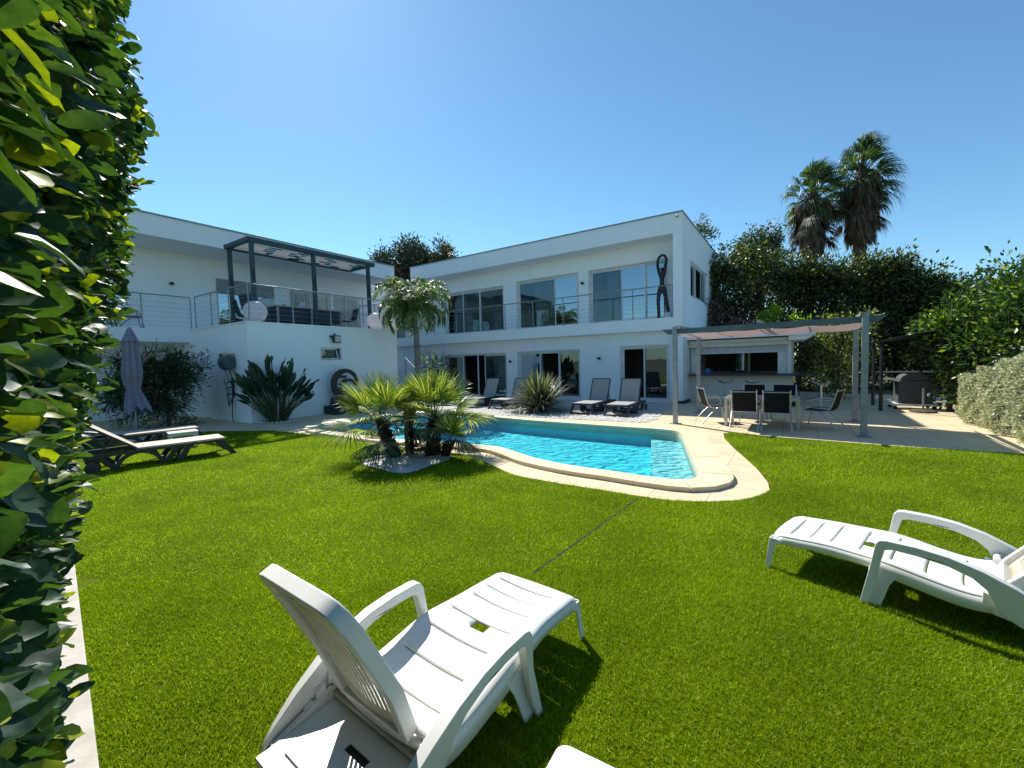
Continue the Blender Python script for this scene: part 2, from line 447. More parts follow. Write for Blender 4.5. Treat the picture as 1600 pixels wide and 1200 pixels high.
# earth reaching the horizon, with the pool's pit left open
M['earth'] = simple('dry_earth', (.16, .13, .08), .95, (.09, .09, .04), .8, .5, .02, 8)
poly_sheet('ground', [(-600, -300), (600, -300), (600, 900), (-600, 900)], -.03, 'earth', [pool_out], house=False)
pav = [(-16, 8.2), (-9.6, 9.9), (-7.9, 10.9), (-6.14, 10.74), (-4.35, 9.7), (-2.92, 8.6), (-1.25, 7.52), (-.86, 7.3), (-.4, 6.6), (-.03, 5.93), (.47, 5.5), (1.19, 5.0), (1.44, 4.82), (1.72, 4.66),
       (2.11, 4.58), (2.47, 4.60), (2.78, 4.74), (3.02, 4.94), (3.17, 5.22), (3.37, 5.74), (4.33, 8.66), (5.13, 8.03), (6.44, 7.04), (7.69, 6.27), (10.8, 4.2), (16, 14), (8, 22), (-14, 32)]
poly_sheet('paving', pav, 0, 'paving', [pool_in])
# turf
m, nt, n, l, b = new_mat('turf_base'); tc = n.new('ShaderNodeNewGeometry').outputs['Position']
a = noise(n, l, tc, 130, 3, .7); c = noise(n, l, tc, 1.1, 4)
mm = n.new('ShaderNodeMath'); mm.operation = 'MULTIPLY_ADD'; l.new(c, mm.inputs[0]); mm.inputs[1].default_value = .5; l.new(a, mm.inputs[2])
l.new(ramp(n, l, mm.outputs[0], [(.40, (.035, .06, .001)), (.95, (.18, .25, .003))]), b.inputs['Base Color']); b.inputs['Roughness'].default_value = .7  # base kept dark: shade between the blades is put into its colour
b.inputs['Specular IOR Level'].default_value = .05
bump(n, l, a, .9, .02, b); M['turf'] = m
M['blade'] = leafmat('turf_blade', (.12, .19, .002), (.285, .37, .006), (.46, .53, .13), .5, .42, (1.5, 1.75, .4), .88, spec=.2, mottle=.8)  # palest blades carry the turf's highlights and sheen in their colour
lawn = [(-9.7, 9.9), (-7.9, 10.9), (-6.14, 10.74), (-4.35, 9.7), (-2.92, 8.6), (-1.25, 7.52), (-.86, 7.3), (-.4, 6.6), (-.03, 5.93), (.47, 5.5), (1.19, 5.0), (1.44, 4.82), (1.72, 4.66),
        (2.11, 4.58), (2.47, 4.60), (2.78, 4.74), (3.02, 4.94), (3.17, 5.22), (3.37, 5.74), (4.33, 8.66), (5.13, 8.03), (6.44, 7.04), (7.69, 6.27), (10.8, 4.2),
        (9, -6), (2.5, -6), (2.0, -1.75), (-1.72, 1.64), (-2.61, 2.45), (-5.5, 5.1), (-10.5, 8.0)]
lawn_s = catmull(lawn[4:22], 4, False); lawn_p = lawn[:4] + lawn_s + lawn[22:]
poly_sheet('lawn', lawn_p, .012, 'turf', house=False)
def in_poly(P, poly):
    x, y = P[:, 0], P[:, 1]; ins = np.zeros(len(P), bool); j = len(poly) - 1
    for i in range(len(poly)):
        xi, yi = poly[i]; xj, yj = poly[j]
        c = ((yi > y) != (yj > y)) & (x < (xj - xi) * (y - yi) / (yj - yi + 1e-12) + xi); ins ^= c; j = i
    return ins
island = catmull([(-2.46, 6.80), (-2.05, 6.38), (-1.60, 6.10), (-1.32, 6.50), (-1.08, 6.92), (-1.18, 7.35), (-1.7, 7.55), (-2.15, 7.48), (-2.42, 7.15)], 5)
seam_a, seam_b = np.array([1.40, 4.74]), np.array([-2.2, .1])
def blades(region, dens, h, w, name):
    x0, x1, y0, y1 = region; n = int((x1 - x0) * (y1 - y0) * dens)
    P = np.column_stack([rng.uniform(x0, x1, n), rng.uniform(y0, y1, n), np.full(n, .012)])
    P = P[in_poly(P, lawn_p)]; P = P[~in_poly(P, island)]
    P = P[np.abs(P[:, 0]) < P[:, 1] * 1.32 + .35]
    d = seam_b - seam_a; d = d / np.linalg.norm(d); q = P[:, :2] - seam_a
    dist = np.abs(q[:, 0] * d[1] - q[:, 1] * d[0]); along = q @ d
    P = P[(dist > .012) | (along > 2.1)]
    return P, h, w
bl = []
for reg, dens, h, w in (((-3.2, 4.8, .9, 3.2), 22000, .025, .0036), ((-5.5, 6.5, 3.2, 5.2), 10000, .026, .0052), ((-8.5, 8.5, 5.2, 11), 4200, .028, .0085)):
    P, h, w = blades(reg, dens, h, w, ''); n = len(P)
    an = rng.uniform(0, 2 * math.pi, n); S = np.column_stack([np.cos(an), np.sin(an), np.zeros(n)]) * w / 2
    lean = rng.normal(size=(n, 3)) * .45; lean[:, 2] = 1; lean += [.12, -.2, 0]; lean = unit(lean) * (h * rng.uniform(.6, 1.15, n))[:, None]
    V = np.stack([P - S, P + S, P + lean], 1).reshape(-1, 3); bl.append((V, np.arange(3 * n).reshape(-1, 3)))
V, T = merge(bl)
tag(npmesh('turf_pile', V, T, 'blade'), 'short bright green artificial turf pile covering the lawn', 'grass', kind='stuff')
# dark joint where two rolls of turf meet is left open between the blades
M['seam'] = simple('turf_seam', (.02, .03, .008), .95)
sa, sb = Vector((*seam_a, .0145)), Vector((*(seam_a + (seam_b - seam_a) / np.linalg.norm(seam_b - seam_a) * 2.1), .0145))
struct(MB().bar(sa, sb, .02, .001).build('turf_joint', 'seam'))
# concrete edging along the left hedge
kd = Vector((-.735, .678, 0)); kn = Vector((-.678, -.735, 0)); k0 = Vector((-1.72, 1.64, 0)) - kd * 4
mb = MB(); pp = [k0, k0 + kd * 9.4]
vs = [pp[0], pp[1], pp[1] + kn * .42, pp[0] + kn * .42]
mb.add([(v.x, v.y, -.02) for v in vs] + [(v.x, v.y, .035) for v in vs], [(3, 2, 1, 0), (4, 5, 6, 7), (0, 1, 5, 4), (1, 2, 6, 5), (2, 3, 7, 6), (3, 0, 4, 7)])
struct(mb.build('concrete_kerb', 'concrete', bevel=.006))

# ------------------------------------------------------------------ pool
def polyline_len(p):
    s = [0]
    for i in range(len(p)): s.append(s[-1] + math.dist(p[i], p[(i + 1) % len(p)]))
    return s
sl = polyline_len(pool_in); total = sl[-1]; nslab = int(total / .5); N = len(pool_in)
def at_len(poly, d):
    d %= total
    i = max(j for j in range(N) if sl[j] <= d); t = (d - sl[i]) / max(1e-6, sl[i + 1] - sl[i]); a, b = poly[i], poly[(i + 1) % N]
    return (a[0] + (b[0] - a[0]) * t, a[1] + (b[1] - a[1]) * t)
mb = MB()
for k in range(nslab):
    d0, d1_ = total * k / nslab + .003, total * (k + 1) / nslab - .003; q = 4
    a = [at_len(pool_in, d0 + (d1_ - d0) * i / q) for i in range(q + 1)]; c = [at_len(pool_out, d0 + (d1_ - d0) * i / q) for i in range(q + 1)]
    dz = random.uniform(-.0015, .0015)
    mb.prism(a + c[::-1], .004, .058 + dz)
struct(mb.build('pool_coping', 'coping', bevel=.008))
mb = MB(); mb.prism(pool_out, -.02, .001, [offset(pool_in, .01)]); struct(mb.build('pool_rim_bed', 'concrete'))
m, nt, n, l, b = new_mat('pool_liner'); tc = n.new('ShaderNodeNewGeometry').outputs['Position']
l.new(ramp(n, l, noise(n, l, tc, 3.5, 4), [(.35, (.07, .66, .82)), (.65, (.11, .74, .88))]), b.inputs['Base Color']); b.inputs['Roughness'].default_value = .6
M['liner'] = m
M['liner_band'] = simple('liner_edge_band', (.55, .50, .38), .6)
mb = MB(); inner = pool_in
mb.prism(offset(inner, .02), -.36, .0, [offset(inner, -.005)]); struct(mb.build('pool_wall', 'liner'))
mb = MB(); mb.add([(*p, -.33) for p in inner], tessellate_polygon([[Vector((*p, 0)) for p in inner]])); struct(mb.build('pool_floor', 'liner'))
mb = MB(); mb.prism(offset(inner, -.004), -.14, .002, [offset(inner, -.012)]); struct(mb.build('pool_edge_band', 'liner_band'))
# shallow ledge across the right-hand end and its steps
def clip_half(poly, a, nrm):
    out = []
    for i in range(len(poly)):
        p, q = poly[i], poly[(i + 1) % len(poly)]
        dp = (p[0] - a[0]) * nrm[0] + (p[1] - a[1]) * nrm[1]; dq = (q[0] - a[0]) * nrm[0] + (q[1] - a[1]) * nrm[1]
        if dp >= 0: out.append(p)
        if dp * dq < 0: t = dp / (dp - dq); out.append((p[0] + (q[0] - p[0]) * t, p[1] + (q[1] - p[1]) * t))
    return out
M['liner_step'] = simple('pool_step_liner', (.50, .75, .79), .6, (.44, .71, .76), 5)
nr = Vector((.948, -.317)); small = offset(inner, -.015)
for i, (ax, z) in enumerate((((1.78, 5.5), -.17),)):
    led = clip_half(small, ax, nr); mb = MB(); mb.prism(led, -.325, z); o_ = mb.build('pool_step', 'liner_step' if i == 0 else 'liner'); struct(o_)
m, nt, n, l, b = new_mat('pool_water'); tc = n.new('ShaderNodeNewGeometry').outputs['Position']
tr = n.new('ShaderNodeBsdfTransparent'); gl = n.new('ShaderNodeBsdfGlossy'); gl.inputs['Roughness'].default_value = .03
mp = n.new('ShaderNodeMapping'); mp.inputs['Scale'].default_value = (1, 1.5, 1); l.new(tc, mp.inputs[0])
vo = n.new('ShaderNodeTexVoronoi'); vo.feature = 'SMOOTH_F1'; vo.inputs['Scale'].default_value = 5.5
dn = n.new('ShaderNodeTexNoise'); dn.inputs['Scale'].default_value = 2.2; l.new(mp.outputs[0], dn.inputs['Vector'])
va = n.new('ShaderNodeVectorMath'); va.operation = 'MULTIPLY_ADD'; l.new(dn.outputs['Color'], va.inputs[0]); va.inputs[1].default_value = (.5, .5, .5); l.new(mp.outputs[0], va.inputs[2])
l.new(va.outputs[0], vo.inputs['Vector'])
h1 = bump(n, l, vo.outputs['Distance'], .9, .07, None); h2 = bump(n, l, noise(n, l, mp.outputs[0], 14, 4), .6, .03, None, h1)
l.new(h2, gl.inputs['Normal'])
fr = n.new('ShaderNodeFresnel'); fr.inputs[0].default_value = 1.22; l.new(h2, fr.inputs['Normal'])
tr.inputs[0].default_value = (.62, .98, 1.0, 1)
mx = n.new('ShaderNodeMixShader'); l.new(fr.outputs[0], mx.inputs[0]); l.new(tr.outputs[0], mx.inputs[1]); l.new(gl.outputs[0], mx.inputs[2])
l.new(mx.outputs[0], n['Material Output'].inputs[0]); M['water'] = m
mb = MB(); mb.add([(*p, -.055) for p in inner], tessellate_polygon([[Vector((*p, 0)) for p in inner]])); wt = struct(mb.build('water', 'water'))
if wt.data.polygons[0].normal.z < 0: wt.data.flip_normals()

# ------------------------------------------------------------------ white gravel beds
M['gravel_base'] = simple('white_gravel_base', (.62, .60, .57), .9, (.36, .35, .34), 45, 1, .02, 60)
bed = [(-.95, 12.95), (3.23, 10.43), (3.75, 10.95), (4.24, 11.94), (5.20, 13.85), (5.35, 14.75), (-5.2, 21.8), (-7.2, 18.5), (-3.9, 14.7)]
poly_sheet('gravel_bed', bed, .004, 'gravel_base')
poly_sheet('gravel_island', island, .018, 'gravel_base', house=False)
def pebbles(name, poly, n, size, z, label, front=None):
    xs = [p[0] for p in poly]; ys = [p[1] for p in poly]
    P = np.column_stack([rng.uniform(min(xs), max(xs), n), rng.uniform(min(ys), max(ys), n)]); P = P[in_poly(P, poly)]
    oct_ = np.array([[1, 0, 0], [0, 1, 0], [-1, 0, 0], [0, -1, 0], [0, 0, 1], [0, 0, -1], [.7, .7, .5], [-.7, .7, .4]])
    F = np.array([[0, 6, 4], [6, 1, 4], [1, 7, 4], [7, 2, 4], [2, 3, 4], [3, 0, 4]])
    k = len(P); s = size * rng.uniform(.6, 1.3, (k, 1, 1)); an = rng.uniform(0, 6.28, k); c, sn = np.cos(an), np.sin(an)
    V = oct_[None] * s * np.array([1, .75, .6]) * rng.uniform(.8, 1.2, (k, 8, 1))
    X = V[:, :, 0] * c[:, None] - V[:, :, 1] * sn[:, None] + P[:, :1]; Y = V[:, :, 0] * sn[:, None] + V[:, :, 1] * c[:, None] + P[:, 1:2]
    V = np.stack([X, Y, V[:, :, 2] + z + size * .3], 2).reshape(-1, 3); T = (np.arange(k)[:, None, None] * 8 + F[None]).reshape(-1, 3)
    tag(npmesh(name, V, T, 'stone_white'), label, 'gravel', kind='stuff')
pebbles('white_gravel', bed, 26000, .030, .004, 'white decorative gravel bed between the house and the pool')
pebbles('white_pebbles', island, 5200, .022, .018, 'white pebbles round the feet of the fan palms')

# ================================================================== HOUSE (house-local: x right along facade, y back, z up)
house = thing('modern_house', 'large flat-roofed white rendered house in two wings behind the pool', 'house', (0, 0, 0), house=True)
def part(mb, name, mat, parent=None, **k): return mb.build(name, mat, parent or house, **k)
def wall_x(mb, x0, x1, z0, z1, y0, y1, ops):
    """wall along x with rectangular openings (xa, xb, za, zb)"""
    xs = sorted({x0, x1, *[o[0] for o in ops], *[o[1] for o in ops]}); xs = [x for x in xs if x0 <= x <= x1]
    for a, c in zip(xs[:-1], xs[1:]):
        zc = z0
        for o in sorted([o for o in ops if o[0] <= a + 1e-6 and o[1] >= c - 1e-6], key=lambda o: o[2]):
            if o[2] > zc: mb.box(a, c, y0, y1, zc, o[2])
            zc = o[3]
        if zc < z1: mb.box(a, c, y0, y1, zc, z1)
def wall_y(mb, y0, y1, z0, z1, x0, x1, ops):
    t = MB(); wall_x(t, y0, y1, z0, z1, x0, x1, ops); mb.add([(v[1], v[0], v[2]) for v in t.v], t.f)
ZS0, ZS1, ZSOF, ZR = 2.57, 3.0, 5.84, 6.50
UP = [(-3.75, -.72, 3.02, 5.18), (-7.25, -4.24, 3.02, 5.18), (-11.62, -8.0, 3.02, 5.10)]
LO = [(-2.3, -.55, .02, 2.06), (-6.95, -4.0, .02, 2.02), (-11.5, -7.6, .02, 2.0)]
# right wing walls
mb = MB(); wall_x(mb, -14.6, -.34, ZS1, ZSOF, .85, 1.10, UP); part(mb, 'upper_wall', 'stucco')
mb = MB(); wall_x(mb, -14.6, -.30, -.02, ZS0, .35, .62, LO); part(mb, 'lower_wall', 'stucco')
mb = MB(); wall_y(mb, 0, 7.9, -.02, ZSOF, -.30, 0, [(1.35, 4.95, 3.82, 5.14)])
part(mb, 'end_wall', 'stucco')
mb = MB(); mb.box(-14.6, 0, 7.9, 8.15, -.02, ZR - .02); part(mb, 'rear_wall', 'stucco')
mb = MB(); mb.box(-13.12, 0, 0, 8.15, ZSOF, ZR); part(mb, 'roof', 'stucco')
mb = MB(); mb.box(-13.15, .03, -.03, .08, ZR, ZR + .045); mb.box(-.09, .03, .08, 8.2, ZR, ZR + .045); part(mb, 'roof_edging', 'coping_metal')
mb = MB(); mb.box(-14.1, -.30, 0, .348, ZS0, ZS1); mb.box(-14.6, -.30, .352, 7.9, ZS0 + .02, ZS1 - .001); mb.box(-14.6, -14.1, -3.2, .352, ZS0, ZS1 - .002)
part(mb, 'balcony_slab', 'stucco')
mb = MB(); mb.box(-.26, .06, -.012, .9, 0, .10); part(mb, 'plinth', 'dark_stone')
# left wing
LW = -15.3
mb = MB(); wall_y(mb, -13.5, 1.0, ZS1, ZSOF, LW - .3, LW, [(-7.95, -5.75, 3.02, 5.12), (-5.1, -3.15, 3.02, 5.05), (-3.0, -1.5, 3.02, 5.05)]); part(mb, 'left_wing_upper_wall', 'stucco')
mb = MB(); mb.box(-22, -13.5, -13.5, -.72, ZSOF, ZR); part(mb, 'left_wing_roof', 'stucco')
mb = MB(); mb.box(-13.6, -13.46, -13.5, -.69, ZR, ZR + .045); part(mb, 'left_wing_roof_edging', 'coping_metal')
mb = MB(); mb.box(-22, -14.1, -13.5, -9.25, ZS0, ZS1); mb.box(-22, -14.12, -9.25, -3.7, ZS0 + .01, ZS1 - .004); mb.box(-22, -14.6, -3.7, 1.0, ZS0, ZS1 - .006)
part(mb, 'left_wing_slab', 'stucco')
mb = MB(); mb.box(-16.4, -16.1, -13.5, -3.0, -.02, ZS0 + .001); mb.box(-14.6, -14.3, -3.0, .35, -.02, ZS0 - .001)
part(mb, 'left_wing_lower_wall', 'stucco')
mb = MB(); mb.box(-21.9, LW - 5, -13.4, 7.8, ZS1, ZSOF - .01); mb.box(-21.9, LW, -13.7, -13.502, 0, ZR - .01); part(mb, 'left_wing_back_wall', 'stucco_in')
# terrace block
mb = MB(); wall_y(mb, -9.3, -3.72, -.02, 2.96, -10.35, -10.1, [(-7.03, -6.2, 1.82, 2.27)])
wall_x(mb, -16.1, -10.352, -.02, 2.958, -9.3, -9.05, [(-13.55, -13.05, 1.68, 2.2)])
mb.box(-14.3, -10.352, -3.97, -3.72, -.02, 2.958)
part(mb, 'terrace_block_wall', 'stucco')
mb = MB(); mb.box(-14.6, -10.36, -9.04, -3.98, 2.75, 2.985); part(mb, 'terrace_floor', 'deck_tile')
mb = MB()
mb.box(-10.37, -10.07, -9.33, -3.69, 2.962, 3.0); mb.box(-14.1, -10.372, -9.33, -9.03, 2.962, 3.0); mb.box(-14.1, -10.372, -3.99, -3.69, 2.962, 3.0)
part(mb, 'terrace_coping', 'stucco')
mb = MB(); mb.box(-13.5, -13.1, -9.06, -9.03, 1.68, 2.2); part(mb, 'wall_niche', 'stucco')
# interior shells (back walls, floors, partitions)
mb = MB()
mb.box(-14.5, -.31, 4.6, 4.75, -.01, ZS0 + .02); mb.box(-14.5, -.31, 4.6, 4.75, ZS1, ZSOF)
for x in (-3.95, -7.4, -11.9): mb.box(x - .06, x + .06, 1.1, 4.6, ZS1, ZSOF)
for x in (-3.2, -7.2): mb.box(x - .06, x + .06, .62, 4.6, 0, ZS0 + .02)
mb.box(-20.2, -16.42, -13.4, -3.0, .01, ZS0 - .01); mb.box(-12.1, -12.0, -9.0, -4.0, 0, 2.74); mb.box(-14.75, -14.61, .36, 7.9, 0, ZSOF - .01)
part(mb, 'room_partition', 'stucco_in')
mb = MB(); mb.box(-14.5, -.31, .36, 4.6, .001, .012); mb.box(-14.5, -.31, 1.1, 4.6, ZS1 - .0005, ZS1 + .012); part(mb, 'room_floor', 'floor_in')

def sliding(x0, x1, z0, z1, y, name, panes, horiz='x', fw=.055, base=None, curt=None):
    """frame with panes; panes = list of (x0, x1, material, y offset)"""
    P = house
    f = MB(); d = .09
    def bx(mb, a, c, ya, yb, za, zb):
        mb.box(a, c, ya, yb, za, zb) if horiz == 'x' else mb.box(ya, yb, a, c, za, zb)
    bx(f, x0, x0 + fw, y, y + d, z0, z1); bx(f, x1 - fw, x1, y, y + d, z0, z1)
    bx(f, x0 + fw, x1 - fw, y, y + d, z1 - fw, z1); bx(f, x0 + fw, x1 - fw, y, y + d, z0, z0 + fw * .7)
    w = f.build(name, 'white_frame', P)
    for a, c, mt, yo in panes:
        s = MB(); q = .045
        bx(s, a, a + q, y + yo, y + yo + .04, z0 + fw * .7 + .002, z1 - fw - .002); bx(s, c - q, c, y + yo, y + yo + .04, z0 + fw * .7 + .002, z1 - fw - .002)
        bx(s, a + q, c - q, y + yo, y + yo + .04, z1 - fw - q - .002, z1 - fw - .002); bx(s, a + q, c - q, y + yo, y + yo + .04, z0 + fw * .7 + .002, z0 + fw * .7 + q + .03)
        s.build('sash', 'white_frame', w)
        if mt:
            g = MB(); bx(g, a + q, c - q, y + yo + .017, y + yo + .023, z0 + fw * .7 + q, z1 - fw - q); g.build('pane', mt, w)
    return w
def curtain(x0, x1, z0, z1, y, parent, ax='x', mat='curtain', amp=.035):
    mb = MB(); n = int((x1 - x0) / .025); vs = []
    for i in range(n + 1):
        x = x0 + (x1 - x0) * i / n; yy = y + amp * math.sin(i * .95 + math.sin(i * .31) * 1.5)
        for z in (z0, z1):
            vs.append((x, yy, z) if ax == 'x' else (yy, x, z))
    mb.add(vs, [(2 * i, 2 * i + 2, 2 * i + 3, 2 * i + 1) for i in range(n)])
    return mb.build('curtain', mat, parent, smooth=True, recalc=False)
yu = .93
w = sliding(-3.75, -.72, 3.02, 5.18, yu, 'balcony_window', [(-3.69, -2.42, 'glass', .045), (-2.45, -1.50, 'glass_blue', .0), (-1.52, -.78, 'glass_blue', .045)])
curtain(-3.15, -2.3, 3.05, 5.1, 1.25, w); curtain(-2.2, -.9, 3.05, 5.1, 1.3, w)
MB().box(-3.6, -3.3, 4.585, 4.598, 3.95, 4.5).build('wall_print', 'picture', w)
w = sliding(-7.25, -4.24, 3.02, 5.18, yu, 'balcony_window', [(-7.19, -5.35, 'glass', .045), (-5.38, -4.30, 'glass_blue', .0)])
curtain(-6.55, -5.55, 3.05, 5.1, 1.25, w); curtain(-5.2, -4.3, 3.05, 5.1, 1.3, w)
w = sliding(-11.62, -8.0, 3.02, 5.10, yu, 'balcony_window', [(-11.56, -10.45, 'glass', .045), (-10.5, -9.42, 'glass', .0), (-9.45, -8.06, 'glass', .045)])
curtain(-11.5, -10.6, 3.05, 5.05, 1.28, w)
yl = .43
w = sliding(-2.3, -.55, .02, 2.06, yl, 'garden_door', [(-2.24, -1.42, None, .0), (-1.46, -.61, 'glass', .045)])
w = sliding(-6.95, -4.0, .02, 2.02, yl, 'garden_door', [(-6.89, -5.85, 'glass_blue', .045), (-5.9, -4.95, None, 0), (-4.98, -4.06, 'glass', .045)])
curtain(-6.85, -5.95, .05, 1.95, .8, w)
w = sliding(-11.5, -7.6, .02, 2.0, yl, 'garden_door', [(-11.44, -10.2, 'glass_blue', .045), (-8.9, -7.66, 'glass', .045)])
curtain(-11.4, -10.3, .05, 1.95, .8, w); curtain(-8.6, -7.7, .05, 1.95, .8, w)
MB().box(-10.2, -10.14, yl, yl + .04, .06, 1.94).build('mullion', 'white_frame', w); MB().box(-9.3, -9.24, yl, yl + .04, .06, 1.94).build('mullion', 'white_frame', w)
# thin white reveals round the openings
for (a, c, z0, z1), y in [(o, .85) for o in UP] + [(o, .35) for o in LO]:
    mb = MB(); t = .035
    mb.box(a - t, a, y - .012, y + .03, z0, z1 + t); mb.box(c, c + t, y - .012, y + .03, z0, z1 + t); mb.box(a, c, y - .012, y + .03, z1, z1 + t)
    part(mb, 'window_surround', 'white_frame')
# end wall window (three lights)
w = sliding(1.35, 4.95, 3.82, 5.14, -.14, 'side_window', [(1.41, 2.6, 'glass', 0), (2.58, 3.75, 'glass', .045), (3.73, 4.89, 'glass', 0)], horiz='y')
# left wing windows
w = sliding(-7.95, -5.75, 3.02, 5.12, LW - .16, 'sliding_window', [(-7.89, -6.85, 'glass_blue', 0), (-6.88, -5.81, 'glass_blue', .045)], horiz='y')
mb = MB()
for i in range(9): mb.box(LW - .05, LW - .03, -7.94, -5.76, 4.58 + i * .06, 4.63 + i * .06)
mb.build('roller_shutter', 'grey_metal', w)
w = sliding(-5.1, -3.15, 3.02, 5.05, LW - .16, 'sliding_window', [(-5.04, -4.1, 'glass', 0), (-4.12, -3.21, 'glass', .045)], horiz='y')
curtain(-5.0, -4.0, 3.05, 4.95, LW - .45, w, ax='y', mat='white_canvas')
w = sliding(-3.0, -1.5, 3.02, 5.05, LW - .16, 'sliding_window', [(-2.94, -2.25, 'glass', 0), (-2.28, -1.56, 'glass', .045)], horiz='y')
# small hopper window in the terrace block, sash tilted in
w = sliding(-7.03, -6.2, 1.82, 2.27, -10.21, 'small_window', [], horiz='y', fw=.04)
mb = MB()
for a, c in (((-6.97, 1.88), (-6.33, 1.88)), ((-6.33, 1.88), (-6.40, 2.21)), ((-6.40, 2.21), (-6.97, 2.21)), ((-6.97, 2.21), (-6.97, 1.88))):
    mb.bar((-10.16 , a[0], a[1]), (-10.16, c[0], c[1]), .03, .035)
mb.build('sash', 'white_frame', w)
MB().box(-10.172, -10.168, -6.96, -6.36, 1.88, 2.2).build('pane', 'glass', w)
# steel stair rail in the passage beside the block
mb = MB(); mb.tube([(-11.2, -2.3, 1.9), (-9.7, -2.6, 1.0)], .025); mb.tube([(-11.2, -2.3, 0), (-11.2, -2.3, 1.9)], .025); mb.tube([(-9.7, -2.6, 0), (-9.7, -2.6, 1.0)], .025)
o_ = mb.build('stair_rail', 'grey_metal', house=True, smooth=True); tag(o_, 'sloping metal handrail in the passage behind the terrace block', 'handrail')

# ------------------------------------------------------------------ railings
def railing(name, label, pts, posts_per, zf, h=1.12, mat='grey_metal', cables=7):
    t = thing(name, label, 'railing', (0, 0, 0), house=True)
    tops = [(p[0], p[1], zf + h) for p in pts]
    hr = MB(); cb = MB()
    for a, c in zip(tops[:-1], tops[1:]):
        hr.tube([a, c], .021, 10)
        for k in range(cables):
            z = zf + .1 + (h - .18) * k / (cables - 1)
            cb.tube([(a[0], a[1], z), (c[0], c[1], z)], .0035, 5)
    hr.build('handrail', mat, t, smooth=True); cb.build('cable', mat, t, smooth=True)
    for i, (a, c) in enumerate(zip(pts[:-1], pts[1:])):
        n = posts_per[i]
        for j in range(n + (1 if i == len(pts) - 2 else 0)):
            u = j / n; x, y = a[0] + (c[0] - a[0]) * u, a[1] + (c[1] - a[1]) * u
            p = MB(); p.tube([(x, y, zf), (x, y, zf + h)], .019, 8); p.lathe([(.045, 0), (.045, .012), (.022, .016)], 12, (x, y, zf)); p.build('post', mat, t, smooth=True)
    return t
railing('balcony_railing', 'cable railing along the balcony of the right wing above the garden doors', [(-14.5, -3.4), (-14.5, .1), (-.32, .1)], [3, 10], 3.0)
railing('terrace_railing', 'cable railing round the roof terrace over the block with the round lamps', [(-14.0, -9.15), (-10.22, -9.15), (-10.22, -3.84), (-12.2, -3.84)], [3, 4, 2], 3.0)
railing('balcony_railing', 'cable railing of the far left balcony, in front of the lone chair', [(-14.25, -13.2), (-14.25, -9.2)], [3], 3.0)

# ================================================================== FIXTURES ON THE WALLS
def wall_lamp(x, y, z, nx, ny, label):
    p = H(x, y, z); t = thing('wall_lamp', label, 'lamp', p, -YAW + math.atan2(nx, -ny), 'small dark wall lamps of the house')
    t.location = p
    b = MB(); b.lathe([(.03, -.05), (.06, -.035), (.075, 0), (.06, .035), (.03, .05)], 16, (0, -.075, 0)); b.build('lamp_shade', 'dark_plastic', t, smooth=True)
    a = MB(); a.box(-.02, .02, -.07, 0, -.015, .015); a.build('bracket', 'dark_plastic', t)
wall_lamp(-4.02, .85, 4.72, 0, -1, 'dark wall lamp upstairs between the middle and right balcony windows')
wall_lamp(-7.33, .35, 1.62, 0, -1, 'dark wall lamp downstairs, nearest the palms, between two garden doors')
wall_lamp(-3.15, .35, 1.65, 0, -1, 'dark wall lamp above the two loungers on the white gravel')
wall_lamp(-15.3, -9.37, 4.71, 1, 0, 'dark wall lamp above the lone chair on the far left balcony')
wall_lamp(-15.3, -.35, 4.66, 1, 0, 'dark wall lamp above the right-hand round lamp, beside the palm')
wall_lamp(-15.3, -5.42, 4.3, 1, 0, 'dark wall lamp on the wall behind the roof terrace table')
t = thing('security_camera', 'white dome security camera under the roof corner of the right wing', 'security camera', (-.13, -.0, 6.37), house=True)
mb = MB(); mb.lathe([(.05, 0), (.06, .03)], 16); mb.v = [(v[0], -v[2], v[1]) for v in mb.v]; mb.build('bracket', 'white_plastic', t, smooth=True)
MB().sphere((0, -.07, 0), .055, 16).build('housing', 'white_plastic', t, smooth=True)
MB().sphere((-.012, -.108, -.018), .032, 12).build('lens', 'black_metal', t, smooth=True)
t = thing('floodlight', 'grey floodlight on a bracket above the small window of the block', 'floodlight', (-10.1, -6.5, 2.55), -.0 + R(90), house=True)
# local: -y is away from the wall
MB().box(-.13, .13, -.24, -.10, -.13, .12).build('housing', 'dark_plastic', t, bevel=.012)
MB().box(-.105, .105, -.25, -.241, -.10, .09).build('glass_front', 'stone_white', t)
mb = MB(); mb.bar((-.14, -.17, 0), (-.14, 0, .10), .02, .02); mb.bar((.14, -.17, 0), (.14, 0, .10), .02, .02); mb.tube([(0, 0, .1), (0, -.06, .2), (0, -.14, .14)], .014); mb.box(-.16, .16, -.02, 0, .07, .13)
mb.build('bracket', 'dark_plastic', t)
t = thing('hose_reel', 'wall-mounted hose reel box with a tan top and a hanging hose', 'hose reel', (-11.05, -9.3, 1.62), house=True)
mb = MB(); mb.lathe([(.0, -.2), (.2, -.2), (.235, -.16), (.235, .16), (.2, .2), (0, .2)], 24, caps=False); mb.v = [(v[2], v[0] * .75 - .19, v[1] + .2) for v in mb.v]; mb.build('drum_case', 'hose_case', t, smooth=True)
MB().box(-.17, .17, -.33, -.02, .34, .47).build('top_cover', 'tan_plastic', t, bevel=.03)
MB().box(-.1, .1, -.337, -.2, .385, .43).build('handle_slot', 'dark_plastic', t)
MB().tube([(.15, -.2, 0), (.17, -.15, -.2), (.19, -.1, -.45), (.2, -.08, -.55)], .013).build('hose', 'hose', t, smooth=True)
MB().tube([(-.15, -.2, .02), (-.15, -.14, -.2), (-.08, -.08, -.42), (-.02, -.06, -.5)], .013).build('hose', 'hose', t, smooth=True)
